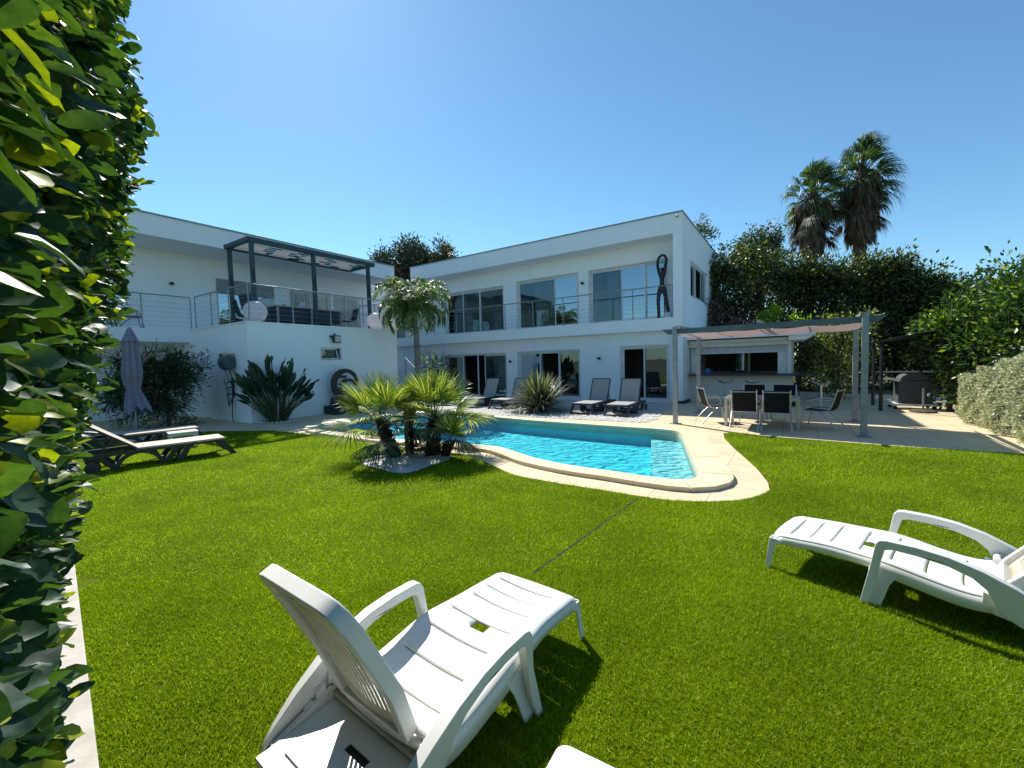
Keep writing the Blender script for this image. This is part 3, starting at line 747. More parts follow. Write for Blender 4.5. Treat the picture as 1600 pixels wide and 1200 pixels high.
t = thing('garden_tap', 'dark garden tap assembly with hoses hanging down under the hose reel', 'tap', (-11.1, -9.3, 0), house=True)
MB().box(-.04, .04, -.06, 0, .75, 1.35).build('manifold', 'black_metal', t, bevel=.01)
mb = MB()
for z in (1.22, 1.05, .85): mb.tube([(0, -.03, z), (-.06 + .02 * z, -.14, z), (-.1, -.17, z - .05)], .018)
mb.tube([(.05, -.05, .8), (.09, -.12, .7), (.08, -.12, .55)], .02); mb.build('tap', 'rust_iron', t, smooth=True)
MB().tube([(.02, -.05, .8), (.05, -.1, .45), (.0, -.1, .2), (.02, -.08, .0)], .014).build('hose', 'hose', t, smooth=True)
MB().tube([(-.2, -.05, 1.0), (-.24, -.06, .7), (-.26, -.05, .45)], .01).build('hose', 'hose', t, smooth=True)
MB().tube([(-.52, -.04, 1.3), (-.43, -.1, 1.22), (-.36, -.06, 1.05), (-.36, -.05, .7), (-.31, -.05, .5)], .011).build('shower_pipe', 'hose', t, smooth=True)

# round lamps on the terrace
def globe(x, y, label):
    t = thing('globe_lamp', label, 'lamp', (x, y, 3.0), house=True, group='white globe lamps on the roof terrace')
    MB().sphere((0, 0, .345), .33, 40).build('globe', 'globe', t, smooth=True)
    MB().lathe([(.12, 0), (.12, .025), (.09, .04)], 20).build('foot', 'white_plastic', t, smooth=True)
globe(-10.56, -8.82, 'white globe lamp on the left corner of the roof terrace')
globe(-10.55, -4.33, 'white globe lamp on the right end of the roof terrace, near the palm')

# ================================================================== ROOF TERRACE
t = thing('terrace_pergola', 'black metal pergola with a folded white canopy on the roof terrace', 'pergola', (0, 0, 3.0), house=True)
px0, px1, py0, py1, pz = -12.35, -10.88, -8.75, -4.10, 2.55
mb = MB()
for x in (px0, px1): mb.box(x - .06, x + .06, py0 - .06, py1 + .06, pz, pz + .14)
for y in (py0, py1): mb.box(px0 + .061, px1 - .061, y - .05, y + .05, pz + .003, pz + .137)
mb.build('frame', 'flare_metal', t)
mb = MB()
for k in range(1, 6): x = px0 + (px1 - px0) * k / 6; mb.box(x - .02, x + .02, py0 + .06, py1 - .06, pz + .045, pz + .08)
mb.box(px0 + .07, px1 - .07, -6.63, -6.57, pz + .042, pz + .12)
mb.build('rafter', 'flare_metal', t)
mb = MB()
for k in range(6):
    x = px0 + .1 + (px1 - px0 - .2) * (k + .5) / 6; yy = py0 + .15
    while yy < py1 - .5:
        L = random.uniform(.45, 1.0); mb.box(x - .085, x + .085, yy, min(yy + L, py1 - .1), pz + .030, pz + .036); yy += L + random.uniform(.08, .5)
mb.build('canopy', 'white_canvas', t)
for x, y in ((px1 - .02, -8.66), (px1 - .02, -6.62), (px1 - .02, -4.33), (px0 + .02, -8.68)):
    p = MB(); p.box(x - .055, x + .055, y - .055, y + .055, .0, pz); q = p.build('post', 'flare_metal', t)
    h = MB(); h.tube([(x + .05, y + .05, 1.35), (x + .1, y - .02, 1.5), (x + .13, y - .03, 1.6), (x + .1, y - .02, 1.68), (x + .06, y, 1.66), (x + .06, y, 1.58)], .018); h.build('hook', 'black_metal', q, smooth=True)
# terrace dining
t = thing('terrace_table', 'dark-sided terrace table with a pale top beneath the black pergola', 'table', (-11.75, -6.55, 3.0), house=True)
MB().box(-.5, .5, -1.25, 1.25, .68, .73).build('tabletop', 'grey_metal', t, bevel=.006)
MB().box(-.42, .42, -1.15, 1.15, .2, .67).build('storage_body', 'wicker', t)
for x in (-.46, .46):
    for y in (-1.2, 0, 1.2): MB().box(x - .03, x + .03, y - .03, y + .03, 0, .679).build('leg', 'grey_metal', t)
tag(MB().sphere((0, 0, .13), .13, 20).build('ball_lamp', 'globe', smooth=True), 'small white ball lamp standing on the terrace table', 'lamp'); bpy.data.objects['ball_lamp'].location = H(-11.75, -6.6, 3.73)

def make_chair(name, label, loc, rz, fab='mesh_black', fr='alu', group=None, h=.90, arm=True, slats=False):
    """stacking armchair; front is local +y"""
    t = thing(name, label, 'chair', loc, rz, group); w = .24
    if not slats:
        s = MB(); pts = [(.24, .40), (.1, .385), (-.08, .375), (-.20, .395), (-.25, .44), (-.30, .60), (-.345, .78), (-.37, h)]
        for i in range(len(pts) - 1):
            (a, za), (b, zb) = pts[i], pts[i + 1]
            s.add([(-w + .02, a, za), (w - .02, a, za), (w - .02, b, zb), (-w + .02, b, zb)], [(0, 1, 2, 3)])
        o = len(pts)
        seat = MB(); seat.v = s.v[:12]; seat.f = s.f[:3]; seat.build('seat', fab, t, solid=.012)
        back = MB(); back.v = s.v[12:]; back.f = [tuple(i - 12 for i in f) for f in s.f[3:]]; back.build('backrest', fab, t, solid=.012)
    else:
        s = MB()
        for k in range(7): s.box(-w + .02, w - .02, -.2 + k * .065, -.15 + k * .065, .40, .415)
        s.build('seat', fab, t)
        s = MB()
        for k in range(8): z = .5 + k * .055; s.box(-w + .02, w - .02, -.26 - k * .018, -.245 - k * .018, z, z + .04)
        s.build('backrest', fab, t)
    fm = MB()
    for sx in (-w, w):
        fm.tube([(sx, .26, .40), (sx, .1, .385), (sx, -.08, .375), (sx, -.2, .395), (sx, -.25, .46), (sx, -.30, .6), (sx, -.345, .78), (sx, -.372, h + .01)], .013, 8)
    fm.tube([(-w, -.37, h - .03), (w, -.37, h - .03)], .012); fm.tube([(-w, .25, .40), (w, .25, .40)], .012); fm.tube([(-w, -.2, .385), (w, -.2, .385)], .010)
    fm.build('frame', fr, t, smooth=True)
    for sx in (-1, 1):
        a = MB(); x = sx * (w + .02)
        a.tube([(x * 1.03, .30, 0), (x * 1.02, .24, .36), (x * 1.02, .21, .52), (x * 1.02, .15, .60), (x * 1.02, .02, .63), (x * 1.02, -.18, .62), (x, -.30, .62)], .013, 8)
        a.build('armrest', fr, t, smooth=True)
        a = MB(); a.tube([(x, -.05, .378), (x * 1.0, -.22, .22), (x * 1.04, -.40, 0)], .012, 8); a.build('leg', fr, t, smooth=True)
    return t
tc = 'chairs on the roof terrace'
def hrot(deg): return -YAW + R(deg)
make_chair('terrace_chair', 'dark terrace chair behind the left globe lamp', H(-11.0, -8.6, 3.0), hrot(20), 'wicker', 'beam_metal', tc)
make_chair('terrace_chair', 'dark slatted terrace chair right of the left globe lamp', H(-12.3, -8.25, 3.0), hrot(-10), 'wicker', 'beam_metal', tc)
make_chair('terrace_chair', 'dark terrace chair at the right end of the terrace table', H(-11.6, -4.85, 3.0), hrot(172), 'wicker', 'grey_metal', tc)
make_chair('terrace_chair', 'dark terrace chair behind the terrace table', H(-12.7, -6.2, 3.0), hrot(-90), 'wicker', 'beam_metal', tc)
make_chair('balcony_chair', 'lone dark slatted chair on the far left balcony', H(-14.75, -10.7, 3.0), hrot(-25), 'beam_metal', 'beam_metal', None, .95, slats=True)
t = thing('swing_frame', 'dark folding trestle frame on the far left balcony, beside the chair', 'stand', H(-14.8, -11.45, 3.0), hrot(0))
mb = MB()
for sx in (-.02, .4):
    mb.tube([(sx, -.33, 0), (sx, -.05, 1.35)], .022); mb.tube([(sx, .33, 0), (sx, .05, 1.35)], .022)
mb.tube([(-.05, 0, 1.36), (.45, 0, 1.36)], .025); mb.tube([(-.02, -.1, .95), (-.02, .1, .95)], .018)
mb.build('frame', 'black_metal', t, smooth=True)

# statue on the balcony: one skinned figure, arms raised and joined over the head
def skin(name, pts, edges, radii, mat, parent, root=0, sub=2):
    me = bpy.data.meshes.new(name); me.from_pydata(pts, edges, []); ob = bpy.data.objects.new(name, me); col.objects.link(ob); ob.parent = parent
    sk = ob.modifiers.new('skin', 'SKIN'); sk.use_smooth_shade = True
    for i, r in enumerate(radii):
        v = me.skin_vertices[0].data[i]; v.radius = (r, r) if not isinstance(r, tuple) else r; v.use_root = i == root
    sb = ob.modifiers.new('sub', 'SUBSURF'); sb.levels = sub; sb.render_levels = sub
    me.materials.append(M[mat]); return ob
t = thing('statue', 'slender dark statue with arms joined above its head on the balcony', 'statue', (-.80, .50, 3.0), house=True)
P_ = [(0, 0, 1.12), (0, .01, 1.35), (.01, 0, 1.55), (.01, 0, 1.70), (.0, -.01, 1.84),
      (-.10, 0, 1.02), (-.13, -.03, .62), (-.12, .02, .15), (-.12, -.06, .03),
      (.09, 0, 1.02), (.15, -.04, .66), (.20, .03, .30), (.23, 0, .22),
      (-.09, 0, 1.66), (-.15, 0, 1.92), (-.13, 0, 2.16), (-.02, 0, 2.27),
      (.10, 0, 1.66), (.13, 0, 1.88), (.17, 0, 2.12), (.08, 0, 2.27)]
E_ = [(0, 1), (1, 2), (2, 3), (3, 4), (0, 5), (5, 6), (6, 7), (7, 8), (0, 9), (9, 10), (10, 11), (11, 12), (2, 13), (13, 14), (14, 15), (15, 16), (2, 17), (17, 18), (18, 19), (19, 20), (16, 20)]
r_ = [.10, .08, .10, .04, .08, .085, .065, .06, .06, .085, .07, .07, .045, .06, .055, .05, .05, .06, .055, .05, .05]
skin('figure', P_, E_, r_, 'terracotta', t)
MB().box(.10, .32, -.1, .12, 0, .21).build('white_block', 'white_plastic', t, bevel=.01)
MB().box(-.22, -.04, -.1, .1, 0, .03).build('foot_plate', 'dark_stone', t)

# sculpture by the block
t = thing('sculpture', 'dark iron ring sculpture with curled shapes inside, on a dark stone base', 'sculpture', (-9.75, -6.4, 0), R(90), house=True)
MB().box(-.62, .75, -.35, .3, 0, .28).build('base_slab', 'dark_stone', t, bevel=.01)
MB().box(-.4, .6, -.28, .22, .282, .55).build('plinth', 'dark_stone', t, bevel=.01)
def ringpoly(R0, R1, a0, a1, c0=(0, 0), c1=(0, 0), n=40):
    o_ = [(c0[0] + R0 * math.cos(a0 + (a1 - a0) * i / n), c0[1] + R0 * math.sin(a0 + (a1 - a0) * i / n)) for i in range(n + 1)]
    i_ = [(c1[0] + R1 * math.cos(a0 + (a1 - a0) * i / n), c1[1] + R1 * math.sin(a0 + (a1 - a0) * i / n)) for i in range(n + 1)]
    return o_ + i_[::-1]
xz = lambda u, v, w: (u, w, v)
MB().prism(ringpoly(.52, .40, R(-10), R(250), (0, 0), (.06, -.02)), -.06, .06, fn=lambda u, v, w: (u + .02, w, v + 1.0)).build('ring', 'rust_iron', t, smooth=True)
mb = MB(); mb.prism(ringpoly(.40, .30, R(20), R(150), (.14, -.22), (.16, -.22), 20), -.05, .05, fn=lambda u, v, w: (u, w, v + 1.0))
mb.box(-.28, .06, -.05, .05, 1.2, 1.29); mb.prism(ringpoly(.3, .16, R(180), R(330), (0, -.12), (.03, -.1), 20), -.05, .05, fn=lambda u, v, w: (u, w, v + 1.0))
mb.build('inner_curl', 'rust_iron', t, smooth=True)

# ================================================================== PATIO
t = thing('patio_pergola', 'grey metal patio pergola with a pale pink canvas roof in front of the bar', 'pergola', (0, 0, 0), house=True)
fl, fr_, bl_, br_ = (.81, -4.68), (4.30, -4.98), (.92, -2.35), (4.36, -2.80)
for (x, y), zt in ((fl, 2.34), (fr_, 2.35), (bl_, 2.14), (br_, 2.14)):
    p = MB(); p.box(x - .05, x + .05, y - .05, y + .05, .01, zt); q = p.build('post', 'grey_metal', t, bevel=.004)
    MB().box(x - .12, x + .12, y - .12, y + .12, .001, .012).build('foot_plate', 'grey_metal', q)
def beam(mb, a, b, z0, z1, ext=.35, w=.05):
    a, b = Vector((*a, 0)), Vector((*b, 0)); d = (b - a).normalized(); s = Vector((-d.y, d.x, 0)) * w / 2
    L = (b - a).length; prof = [(-ext, z1), (L + ext, z1), (L + ext * .55, z0), (-ext * .55, z0)]
    mb.prism(prof, -1, 1, fn=lambda u, v, k: (a.x + d.x * u + s.x * k, a.y + d.y * u + s.y * k, v))
mb = MB(); beam(mb, (fl[0], fl[1] + .08), (fr_[0], fr_[1] + .08), 2.165, 2.285, .33); mb.build('front_beam', 'beam_metal', t)
mb = MB(); beam(mb, (bl_[0], bl_[1]), (br_[0], br_[1]), 2.145, 2.23, .3); mb.build('rear_beam', 'beam_metal', t)
tops = []
for k in range(3):
    u = (0.03, .5, .985)[k]; a = (fl[0] + (fr_[0] - fl[0]) * u, fl[1] + (fr_[1] - fl[1]) * u); b = (bl_[0] + (br_[0] - bl_[0]) * u, bl_[1] + (br_[1] - bl_[1]) * u)
    mb = MB(); beam(mb, a, b, 2.29, 2.35, .14, .06); mb.build('rafter', 'grey_metal', t)
# canvas: a slack sheet laced under the beams in four bays
mb = MB(); nu, nv = 48, 10; vs = []
for i in range(nu + 1):
    u = i / nu
    for j in range(nv + 1):
        v = j / nv; a = (fl[0] + (fr_[0] - fl[0]) * u, fl[1] + .17 + (fr_[1] - fl[1]) * u); b = (bl_[0] + (br_[0] - bl_[0]) * u, bl_[1] + .22 + (br_[1] - bl_[1]) * u)
        sag = .05 * math.sin(math.pi * v) + .035 * abs(math.sin(math.pi * 4 * u)) * (.4 + math.sin(math.pi * v)) + .008 * math.sin(31 * u + 5 * v)
        vs.append((a[0] + (b[0] - a[0]) * v, a[1] + (b[1] - a[1]) * v, 2.165 - sag))
mb.add(vs, [(i * (nv + 1) + j, (i + 1) * (nv + 1) + j, (i + 1) * (nv + 1) + j + 1, i * (nv + 1) + j + 1) for i in range(nu) for j in range(nv)])
mb.build('canvas_roof', 'pink_canvas', t, smooth=True, recalc=False)
mb = MB()
for k in range(5):
    u = k / 4; mb.tube([(fl[0] + .02 + (fr_[0] - fl[0]) * u, fl[1] + .15, 2.15), (bl_[0] + (br_[0] - bl_[0]) * u, bl_[1], 2.13)], .012)
mb.build('canopy_bar', 'grey_metal', t, smooth=True)

# poolside bar, a small building against the end of the right wing
t = thing('pool_bar', 'white poolside bar with a raised roller shutter and a dark counter', 'bar', (0, 0, 0), house=True)
BY = 1.15
mb = MB(); mb.box(.002, 3.15, BY, BY + .15, -.02, .93); mb.build('front_wall', 'stucco_bar', t)
mb = MB(); mb.box(3.0, 3.15, BY + .151, 4.2, -.02, 1.6); mb.box(.004, 3.15, 4.05, 4.2, -.02, 2.1); mb.box(3.0, 3.15, BY + .4, 4.2, 1.6, 2.1); mb.build('side_wall', 'stucco_bar', t)
mb = MB(); mb.box(.02, 3.0, BY - .3, BY + .3, 2.06, 2.16); mb.box(.02, 3.12, BY - .2, BY + .25, 1.93, 2.059); mb.build('shutter_box', 'stucco_bar', t)
mb = MB()
for k in range(5): mb.prism([(BY + .03, 1.724 + k * .041), (BY - .03, 1.728 + k * .041), (BY - .012, 1.762 + k * .041), (BY + .03, 1.763 + k * .041)], .04, 2.995, fn=lambda u, v, w: (w, u, v))
mb.box(.04, 2.78, BY - .02, BY + .035, 1.69, 1.722); mb.build('roller_shutter', 'white_frame', t)
MB().box(3.0, 3.1, BY - .1, BY + .1, .985, 1.93).build('corner_post', 'white_frame', t); MB().box(.04, .22, BY + .04, BY + .1, .985, 1.74).build('jamb', 'white_frame', t); MB().box(2.72, 2.998, BY + .04, BY + .1, .985, 1.93).build('jamb', 'white_frame', t)
mb = MB(); mb.box(.03, 3.68, BY - .42, BY + .5, .93, .98); mb.build('counter', 'counter', t, bevel=.004)
mb = MB(); mb.prism([(-.25, 2.2), (3.72, 2.2), (3.72, 2.28), (-.25, 2.28)], BY - .62, 4.5, fn=lambda u, v, w: (max(u, .004), w, v)); mb.build('roof', 'stucco', t)
mb = MB(); mb.prism([(3.02, 2.06), (3.45, 2.06), (3.66, 2.18), (3.66, 2.199), (3.02, 2.199)], BY - .5, 4.4, fn=lambda u, v, w: (u, w, v)); mb.build('eaves_box', 'stucco', t)
w_ = MB(); w_.box(1.70, 1.77, BY + 2.0, BY + 2.06, .98, 1.9); w_ = w_.build('window_post', 'white_frame', t)
MB().box(1.28, 1.699, BY + 2.02, BY + 2.04, .98, 1.9).build('window_pane', 'glass_blue', t)
MB().box(.1, 2.9, 3.9, 4.04, .98, 1.9).build('interior_shade_panel', 'dark_stone', t)  # dark slab across the back wall; its colour gives the bar's interior shade
t = thing('water_jug', 'blue plastic jug standing on the bar counter', 'jug', (.62, BY - .1, .98), house=True)
MB().lathe([(.06, 0), (.085, .03), (.09, .12), (.06, .18), (.045, .21)], 20).build('body', 'blue_plastic', t, smooth=True)
MB().tube([(.07, 0, .17), (.14, 0, .15), (.14, 0, .06), (.085, 0, .04)], .01).build('handle', 'blue_plastic', t, smooth=True)
t = thing('brown_bottle', 'small brown bottle on the bar counter right of the blue jug', 'bottle', (.98, BY - .05, .98), house=True)
MB().lathe([(.03, 0), (.032, .09), (.012, .13), (.012, .17)], 14).build('body', 'bark', t, smooth=True)
MB().lathe([(.014, .171), (.014, .185)], 12).build('cap', 'tan_plastic', t, smooth=True)

def stool(x, y, label):
    t = thing('bar_stool', label, 'bar stool', (x, y, 0), house=True, group='bar stools along the counter')
    MB().lathe([(.21, 0), (.21, .012), (.06, .03), (.03, .05)], 28).build('base', 'steel', t, smooth=True)
    MB().tube([(0, 0, .04), (0, 0, .7)], [.028, .025]).build('column', 'steel', t, smooth=True)
    mb = MB(); n = 20; vs = []
    for i in range(n + 1):
        a = (i / n - .5) * 2
        for j in range(7): b = (j / 6 - .5) * 2; vs.append((a * .22 * (1 - .15 * b * b), b * .18 * (1 - .2 * a * a), .70 + .07 * abs(a) ** 3 + .02 * (b > .5)))
    mb.add(vs, [(i * 7 + j, (i + 1) * 7 + j, (i + 1) * 7 + j + 1, i * 7 + j + 1) for i in range(n) for j in range(6)]); mb.build('seat', 'steel', t, smooth=True, solid=.015)
    MB().tube([(.0, 0, .3), (.16, -.12, .28), (-.16, -.12, .28), (0, 0, .3)], .01).build('footrest', 'steel', t, smooth=True)
stool(1.28, .25, 'chrome bar stool behind the left-hand dining chair')
stool(2.06, .3, 'chrome bar stool behind the far row of dining chairs')
stool(3.85, .12, 'chrome bar stool beyond the right end of the bar')

t = thing('dining_table', 'aluminium patio dining table with a glass top under the grey pergola', 'table', (2.58, -4.13, 0), 0, house=True)
mb = MB(); mb.box(-.72, .72, -.42, -.36, .60, .655); mb.box(-.72, .72, .36, .42, .60, .655); mb.box(-.72, -.66, -.36, .36, .60, .655); mb.box(.66, .72, -.36, .36, .60, .655); mb.build('frame', 'alu', t, bevel=.004)
MB().box(-.659, .659, -.359, .359, .635, .65).build('tabletop', 'grey_metal', t)
for x in (-.69, .69):
    for y in (-.39, .39): MB().box(x - .03, x + .03, y - .03, y + .03, 0, .599).build('leg', 'alu', t)
g = 'black mesh armchairs round the patio table'
ch = [(2.30, -4.72, 0, 'black mesh armchair with its back to the pool, left of the near pair'), (2.88, -4.76, 3, 'black mesh armchair with its back to the lawn, right of the near pair'),
      (2.36, -3.42, 180, 'black mesh armchair on the bar side of the table, left of the far pair'), (2.98, -3.45, 178, 'black mesh armchair on the bar side of the table, right of the far pair'),
      (1.60, -4.02, -62, 'black mesh armchair at the left end of the patio table'), (3.66, -4.15, 72, 'black mesh armchair at the right end of the patio table')]
c0 = make_chair('dining_chair', ch[0][3], H(ch[0][0], ch[0][1]), hrot(ch[0][2]), group=g, h=.86)
for x, y, r, lb in ch[1:]: dup(c0, H(x, y), hrot(r), lb, g)

# thin black gazebo and covered barbecue at the back right
t = thing('gazebo', 'thin black metal gazebo with a curved top at the back right of the patio', 'gazebo', (0, 0, 0), 0)
A, B_ = Vector((10.01, 11.46, 0)), Vector((10.91, 12.76, 0)); dr = Vector((.83, -.558, 0)).normalized(); Lg = 2.9
for p in (A, B_, A + dr * Lg, B_ + dr * Lg):
    MB().bar((p.x, p.y, 0), (p.x, p.y, 1.86), .06, .06, (1, 0, 0)).build('post', 'black_metal', t)
for p in (A, B_):
    mb = MB(); pts = [p + dr * (Lg * u - .25 * (1 if u == 0 else 0)) + Vector((0, 0, 1.86 + .22 * math.sin(math.pi * u))) for u in np.linspace(0, 1, 9)]
    mb.tube(pts, .025, 8); mb.build('arch', 'black_metal', t, smooth=True)
mb = MB(); vs = []
for u in np.linspace(-.06, 1.02, 12):
    for p in (A - (B_ - A) * .12, B_ + (B_ - A) * .12): q = p + dr * Lg * u; vs.append((q.x, q.y, 1.90 + .22 * math.sin(math.pi * max(0, min(1, u)))))
mb.add(vs, [(2 * i, 2 * i + 2, 2 * i + 3, 2 * i + 1) for i in range(11)]); mb.build('roof_sheet', 'black_metal', t, solid=.02)
mb = MB(); q = B_ + dr * Lg; mb.tube([B_ + Vector((0, 0, 1.0)), q + Vector((0, 0, 1.0))], .02); mb.tube([B_ + Vector((0, 0, .12)), q + Vector((0, 0, .12))], .015); mb.build('rail', 'grey_metal', t, smooth=True)
t = thing('barbecue', 'wheeled barbecue cabinet under a dark grey cover by the rear bushes', 'barbecue', (11.15, 11.75, 0), R(-30))
MB().box(-.36, .36, -.26, .26, .17, .80).build('cabinet', 'cover', t, bevel=.03)
MB().prism([(-.33, .801), (.33, .801), (.28, .92), (.12, 1.0), (-.12, 1.0), (-.28, .92)], -.24, .24, fn=xz).build('lid', 'cover', t, bevel=.02)
MB().box(-.5, .46, -.3, .3, .1, .16).build('base_shelf', 'white_plastic', t, bevel=.01)
MB().box(-.7, -.43, -.25, .25, .82, .86).build('side_shelf', 'steel', t)
for x in (-.42, .38):
    for y in (-.25, .25):
        mb = MB(); mb.lathe([(.05, -.015), (.05, .015)], 14); mb.v = [(v[0] + x, v[2] + y, v[1] + .05) for v in mb.v]; mb.build('wheel', 'tyre', t, smooth=True)
t = thing('parasol_stand', 'round dark parasol stand with a short empty pole near the barbecue', 'parasol stand', (10.72, 11.0, 0))
MB().lathe([(.27, 0), (.27, .04), (.22, .06), (.05, .07)], 28).build('base', 'bark', t, smooth=True)
MB().tube([(0, 0, .05), (0, 0, .62)], .024).build('pole', 'grey_metal', t, smooth=True)

# ================================================================== SUN LOUNGERS (dark frame, sling)
def make_lounger(name, label, loc, rz, back_deg, sling, group):
    """local +x is the foot end, origin under the middle of the foot edge"""
    t = thing(name, label, 'sun lounger', loc, rz, group); w = .32; L = 1.85; zt = .33
    for sy in (-1, 1):
        y0, y1 = sy * w - .022, sy * w + .022
        f = MB(); rail = [(-L, zt - .10), (-L, zt - .03), (-1.2, zt - .015), (.02, zt - .015), (.04, zt - .06), (-.75, zt - .065), (-1.25, zt - .07)]
        f.prism(rail, y0, y1, fn=xz)
        f.prism([(-.10, zt - .063), (.03, zt - .062), (.22, .0), (.12, .0)], y0 + .002, y1 - .002, fn=xz)          # foot leg
        f.prism([(-.72, zt - .064), (-.64, zt - .064), (-.80, .0), (-.92, .0)], y0 + .002, y1 - .002, fn=xz)
        f.prism([(-.56, zt - .064), (-.47, zt - .064), (-.60, .0), (-.72, .0)], y0 + .002, y1 - .002, fn=xz)
        f.prism(ringpoly(.33, .27, R(0), R(180), (-1.18, -.03), (-1.18, -.03), 18), y0 + .001, y1 - .001, fn=lambda u, v, k: (u, k, max(0, v)))  # arch
        f.prism([(-1.5, .0), (-1.42, .0), (-1.62, zt - .09), (-1.72, zt - .09)], y0 + .002, y1 - .002, fn=xz)
        f.build('side_frame', 'dark_plastic', t, bevel=.006)
    mb = MB()
    for x in (.16, -.85, -.64, -1.46): mb.box(x - .02, x + .02, -w + .023, w - .023, .03, .07)
    mb.box(-.06, -.0, -w + .023, w - .023, zt - .06, zt - .02); mb.box(-L, -L + .05, -w + .023, w - .023, zt - .09, zt - .04)
    mb.build('cross_bar', 'dark_plastic', t)
    MB().box(-1.22, .03, -w + .01, w - .01, zt - .012, zt + .004).build('seat_sling', sling, t)
    a = R(back_deg); bl = .72
    b = MB(); b.bar((-1.21, 0, zt + .0), (-1.21 - bl * math.cos(a), 0, zt + bl * math.sin(a)), w * 2 - .06, .014, (0, 0, 1)); bk = b.build('backrest', sling, t)
    b = MB()
    for sy in (-1, 1): b.bar((-1.2, sy * (w - .025), zt - .012), (-1.21 - bl * math.cos(a), sy * (w - .025), zt - .012 + bl * math.sin(a)), .03, .03)
    b.bar((-1.21 - bl * math.cos(a), -w + .04, zt + bl * math.sin(a)), (-1.21 - bl * math.cos(a), w - .04, zt + bl * math.sin(a)), .03, .03)
    b.build('back_frame', 'dark_plastic', bk)
    b = MB()
    for sy in (-1, 1): b.bar((-1.21 - bl * .6 * math.cos(a), sy * .24, zt + bl * .6 * math.sin(a) - .02), (-1.55 - .1 * math.cos(a), sy * .24, zt - .06), .02, .02)
    b.build('prop', 'dark_plastic', t)
    for sy in (-1, 1):
        mb = MB(); mb.lathe([(.03, -.02), (.095, -.02), (.1, 0), (.095, .02), (.03, .02)], 22); mb.v = [(v[0] - L + .1, v[2] + sy * (w + .05), v[1] + .1) for v in mb.v]
        mb.build('wheel', 'dark_plastic', t, smooth=True)
    return t
ga, gb = 'dark loungers on the lawn by the left hedge', 'dark loungers on the gravel along the house'
ang = math.atan2(.70, .71)
make_lounger('sun_lounger', 'dark lounger with a beige sling, nearest of the two by the left hedge', (-5.66, 8.1, 0), ang, 38, 'sling_beige', ga)
make_lounger('sun_lounger', 'dark lounger with a beige sling behind the small white side table', (-7.3, 9.62, 0), ang + .06, 14, 'sling_beige', ga)
fa = math.atan2(-D2.y, -D2.x)
make_lounger('sun_lounger', 'grey sling lounger standing in front of the right-hand garden door', (2.92, 11.78, 0), fa + .05, 66, 'sling_grey', gb)
make_lounger('sun_lounger', 'grey sling lounger right of the strappy bush, by the wall lamp', (2.06, 12.42, 0), fa, 66, 'sling_grey', gb)
make_lounger('sun_lounger', 'grey sling lounger left of the strappy bush', (-.47, 14.45, 0), fa - .02, 66, 'sling_grey', gb)
make_lounger('sun_lounger', 'grey sling lounger half hidden by the fan palm, far left on the gravel', (-1.55, 15.1, 0), fa - .0, 66, 'sling_grey', gb)

def side_table(name, label, loc, rz, w, d, h):
    t = thing(name, label, 'side table', loc, rz)
    pol = lambda a, b, r: [(sx * (a - r) + r * math.cos(q), sy * (b - r) + r * math.sin(q)) for sx, sy, q0 in ((1, 1, 0), (-1, 1, 90), (-1, -1, 180), (1, -1, 270)) for q in [R(q0 + k * 22.5) for k in range(5)]]
    MB().prism(pol(w / 2, d / 2, .035), h - .03, h, [[(-.07, -.012), (.07, -.012), (.07, .012), (-.07, .012)]]).build('tabletop', 'white_plastic', t, bevel=.006)
    MB().prism(pol(w / 2 - .02, d / 2 - .02, .03), h - .075, h - .029, [pol(w / 2 - .045, d / 2 - .045, .02)]).build('apron', 'white_plastic', t)
    MB().prism(pol(w / 2 - .055, d / 2 - .055, .03), h + .0005, h + .003, [[(-.10, -.03), (.10, -.03), (.10, .03), (-.10, .03)]]).build('top_panel', 'white_plastic', t)
    for sx in (-1, 1):
        for sy in (-1, 1):
            mb = MB(); mb.bar((sx * (w / 2 - .04), sy * (d / 2 - .04), h - .05), (sx * (w / 2 - .025), sy * (d / 2 - .025), 0), .05, .05, (1, 0, 0), .03, .03); mb.build('leg', 'white_plastic', t)
side_table('side_table', 'small white plastic side table between the two dark loungers', (-6.95, 8.85, 0), ang, .5, .40, .33)

# closed parasol
t = thing('parasol', 'closed mauve-grey parasol standing behind the dark loungers', 'parasol', (-8.65, 9.68, 0))
MB().tube([(0, 0, 0), (0, 0, 2.6)], .02).build('pole', 'grey_metal', t, smooth=True)
MB().lathe([(.25, 0), (.25, .05), (.06, .08), (.04, .25)], 24).build('base', 'concrete', t, smooth=True)
mb = MB(); n = 64; prof = [(.015, 2.62), (.05, 2.57), (.10, 2.44), (.155, 2.30), (.118, 2.285), (.125, 2.1), (.14, 1.85), (.155, 1.6), (.145, 1.4), (.105, 1.22), (.135, 1.1), (.17, .95), (.20, .82), (.215, .74)]
vs = []
for i, (r, z) in enumerate(prof):
    for j in range(n):
        a = 2 * math.pi * j / n; amp = .22 if i > 3 else .06
        rr = r * (1 + amp * math.sin(7 * a + .4 * math.sin(2.3 * z)) + .10 * math.sin(3 * a + z * 2) + .05 * math.sin(16 * a + z)); zz = z - (.06 * (math.sin(7 * a) + math.sin(3 * a + 1)) if i == len(prof) - 1 else 0)
        vs.append((rr * math.cos(a) + max(0, i - 9) * .022, rr * math.sin(a), zz))
mb.add(vs, [(i * n + j, i * n + (j + 1) % n, (i + 1) * n + (j + 1) % n, (i + 1) * n + j) for i in range(len(prof) - 1) for j in range(n)])
mb.build('canopy', 'umbrella', t, smooth=True)
MB().lathe([(.112, 0), (.118, .02), (.112, .04)], 20, (0.0, 0, 1.2), caps=False).build('tie_band', 'umbrella', t, smooth=True)

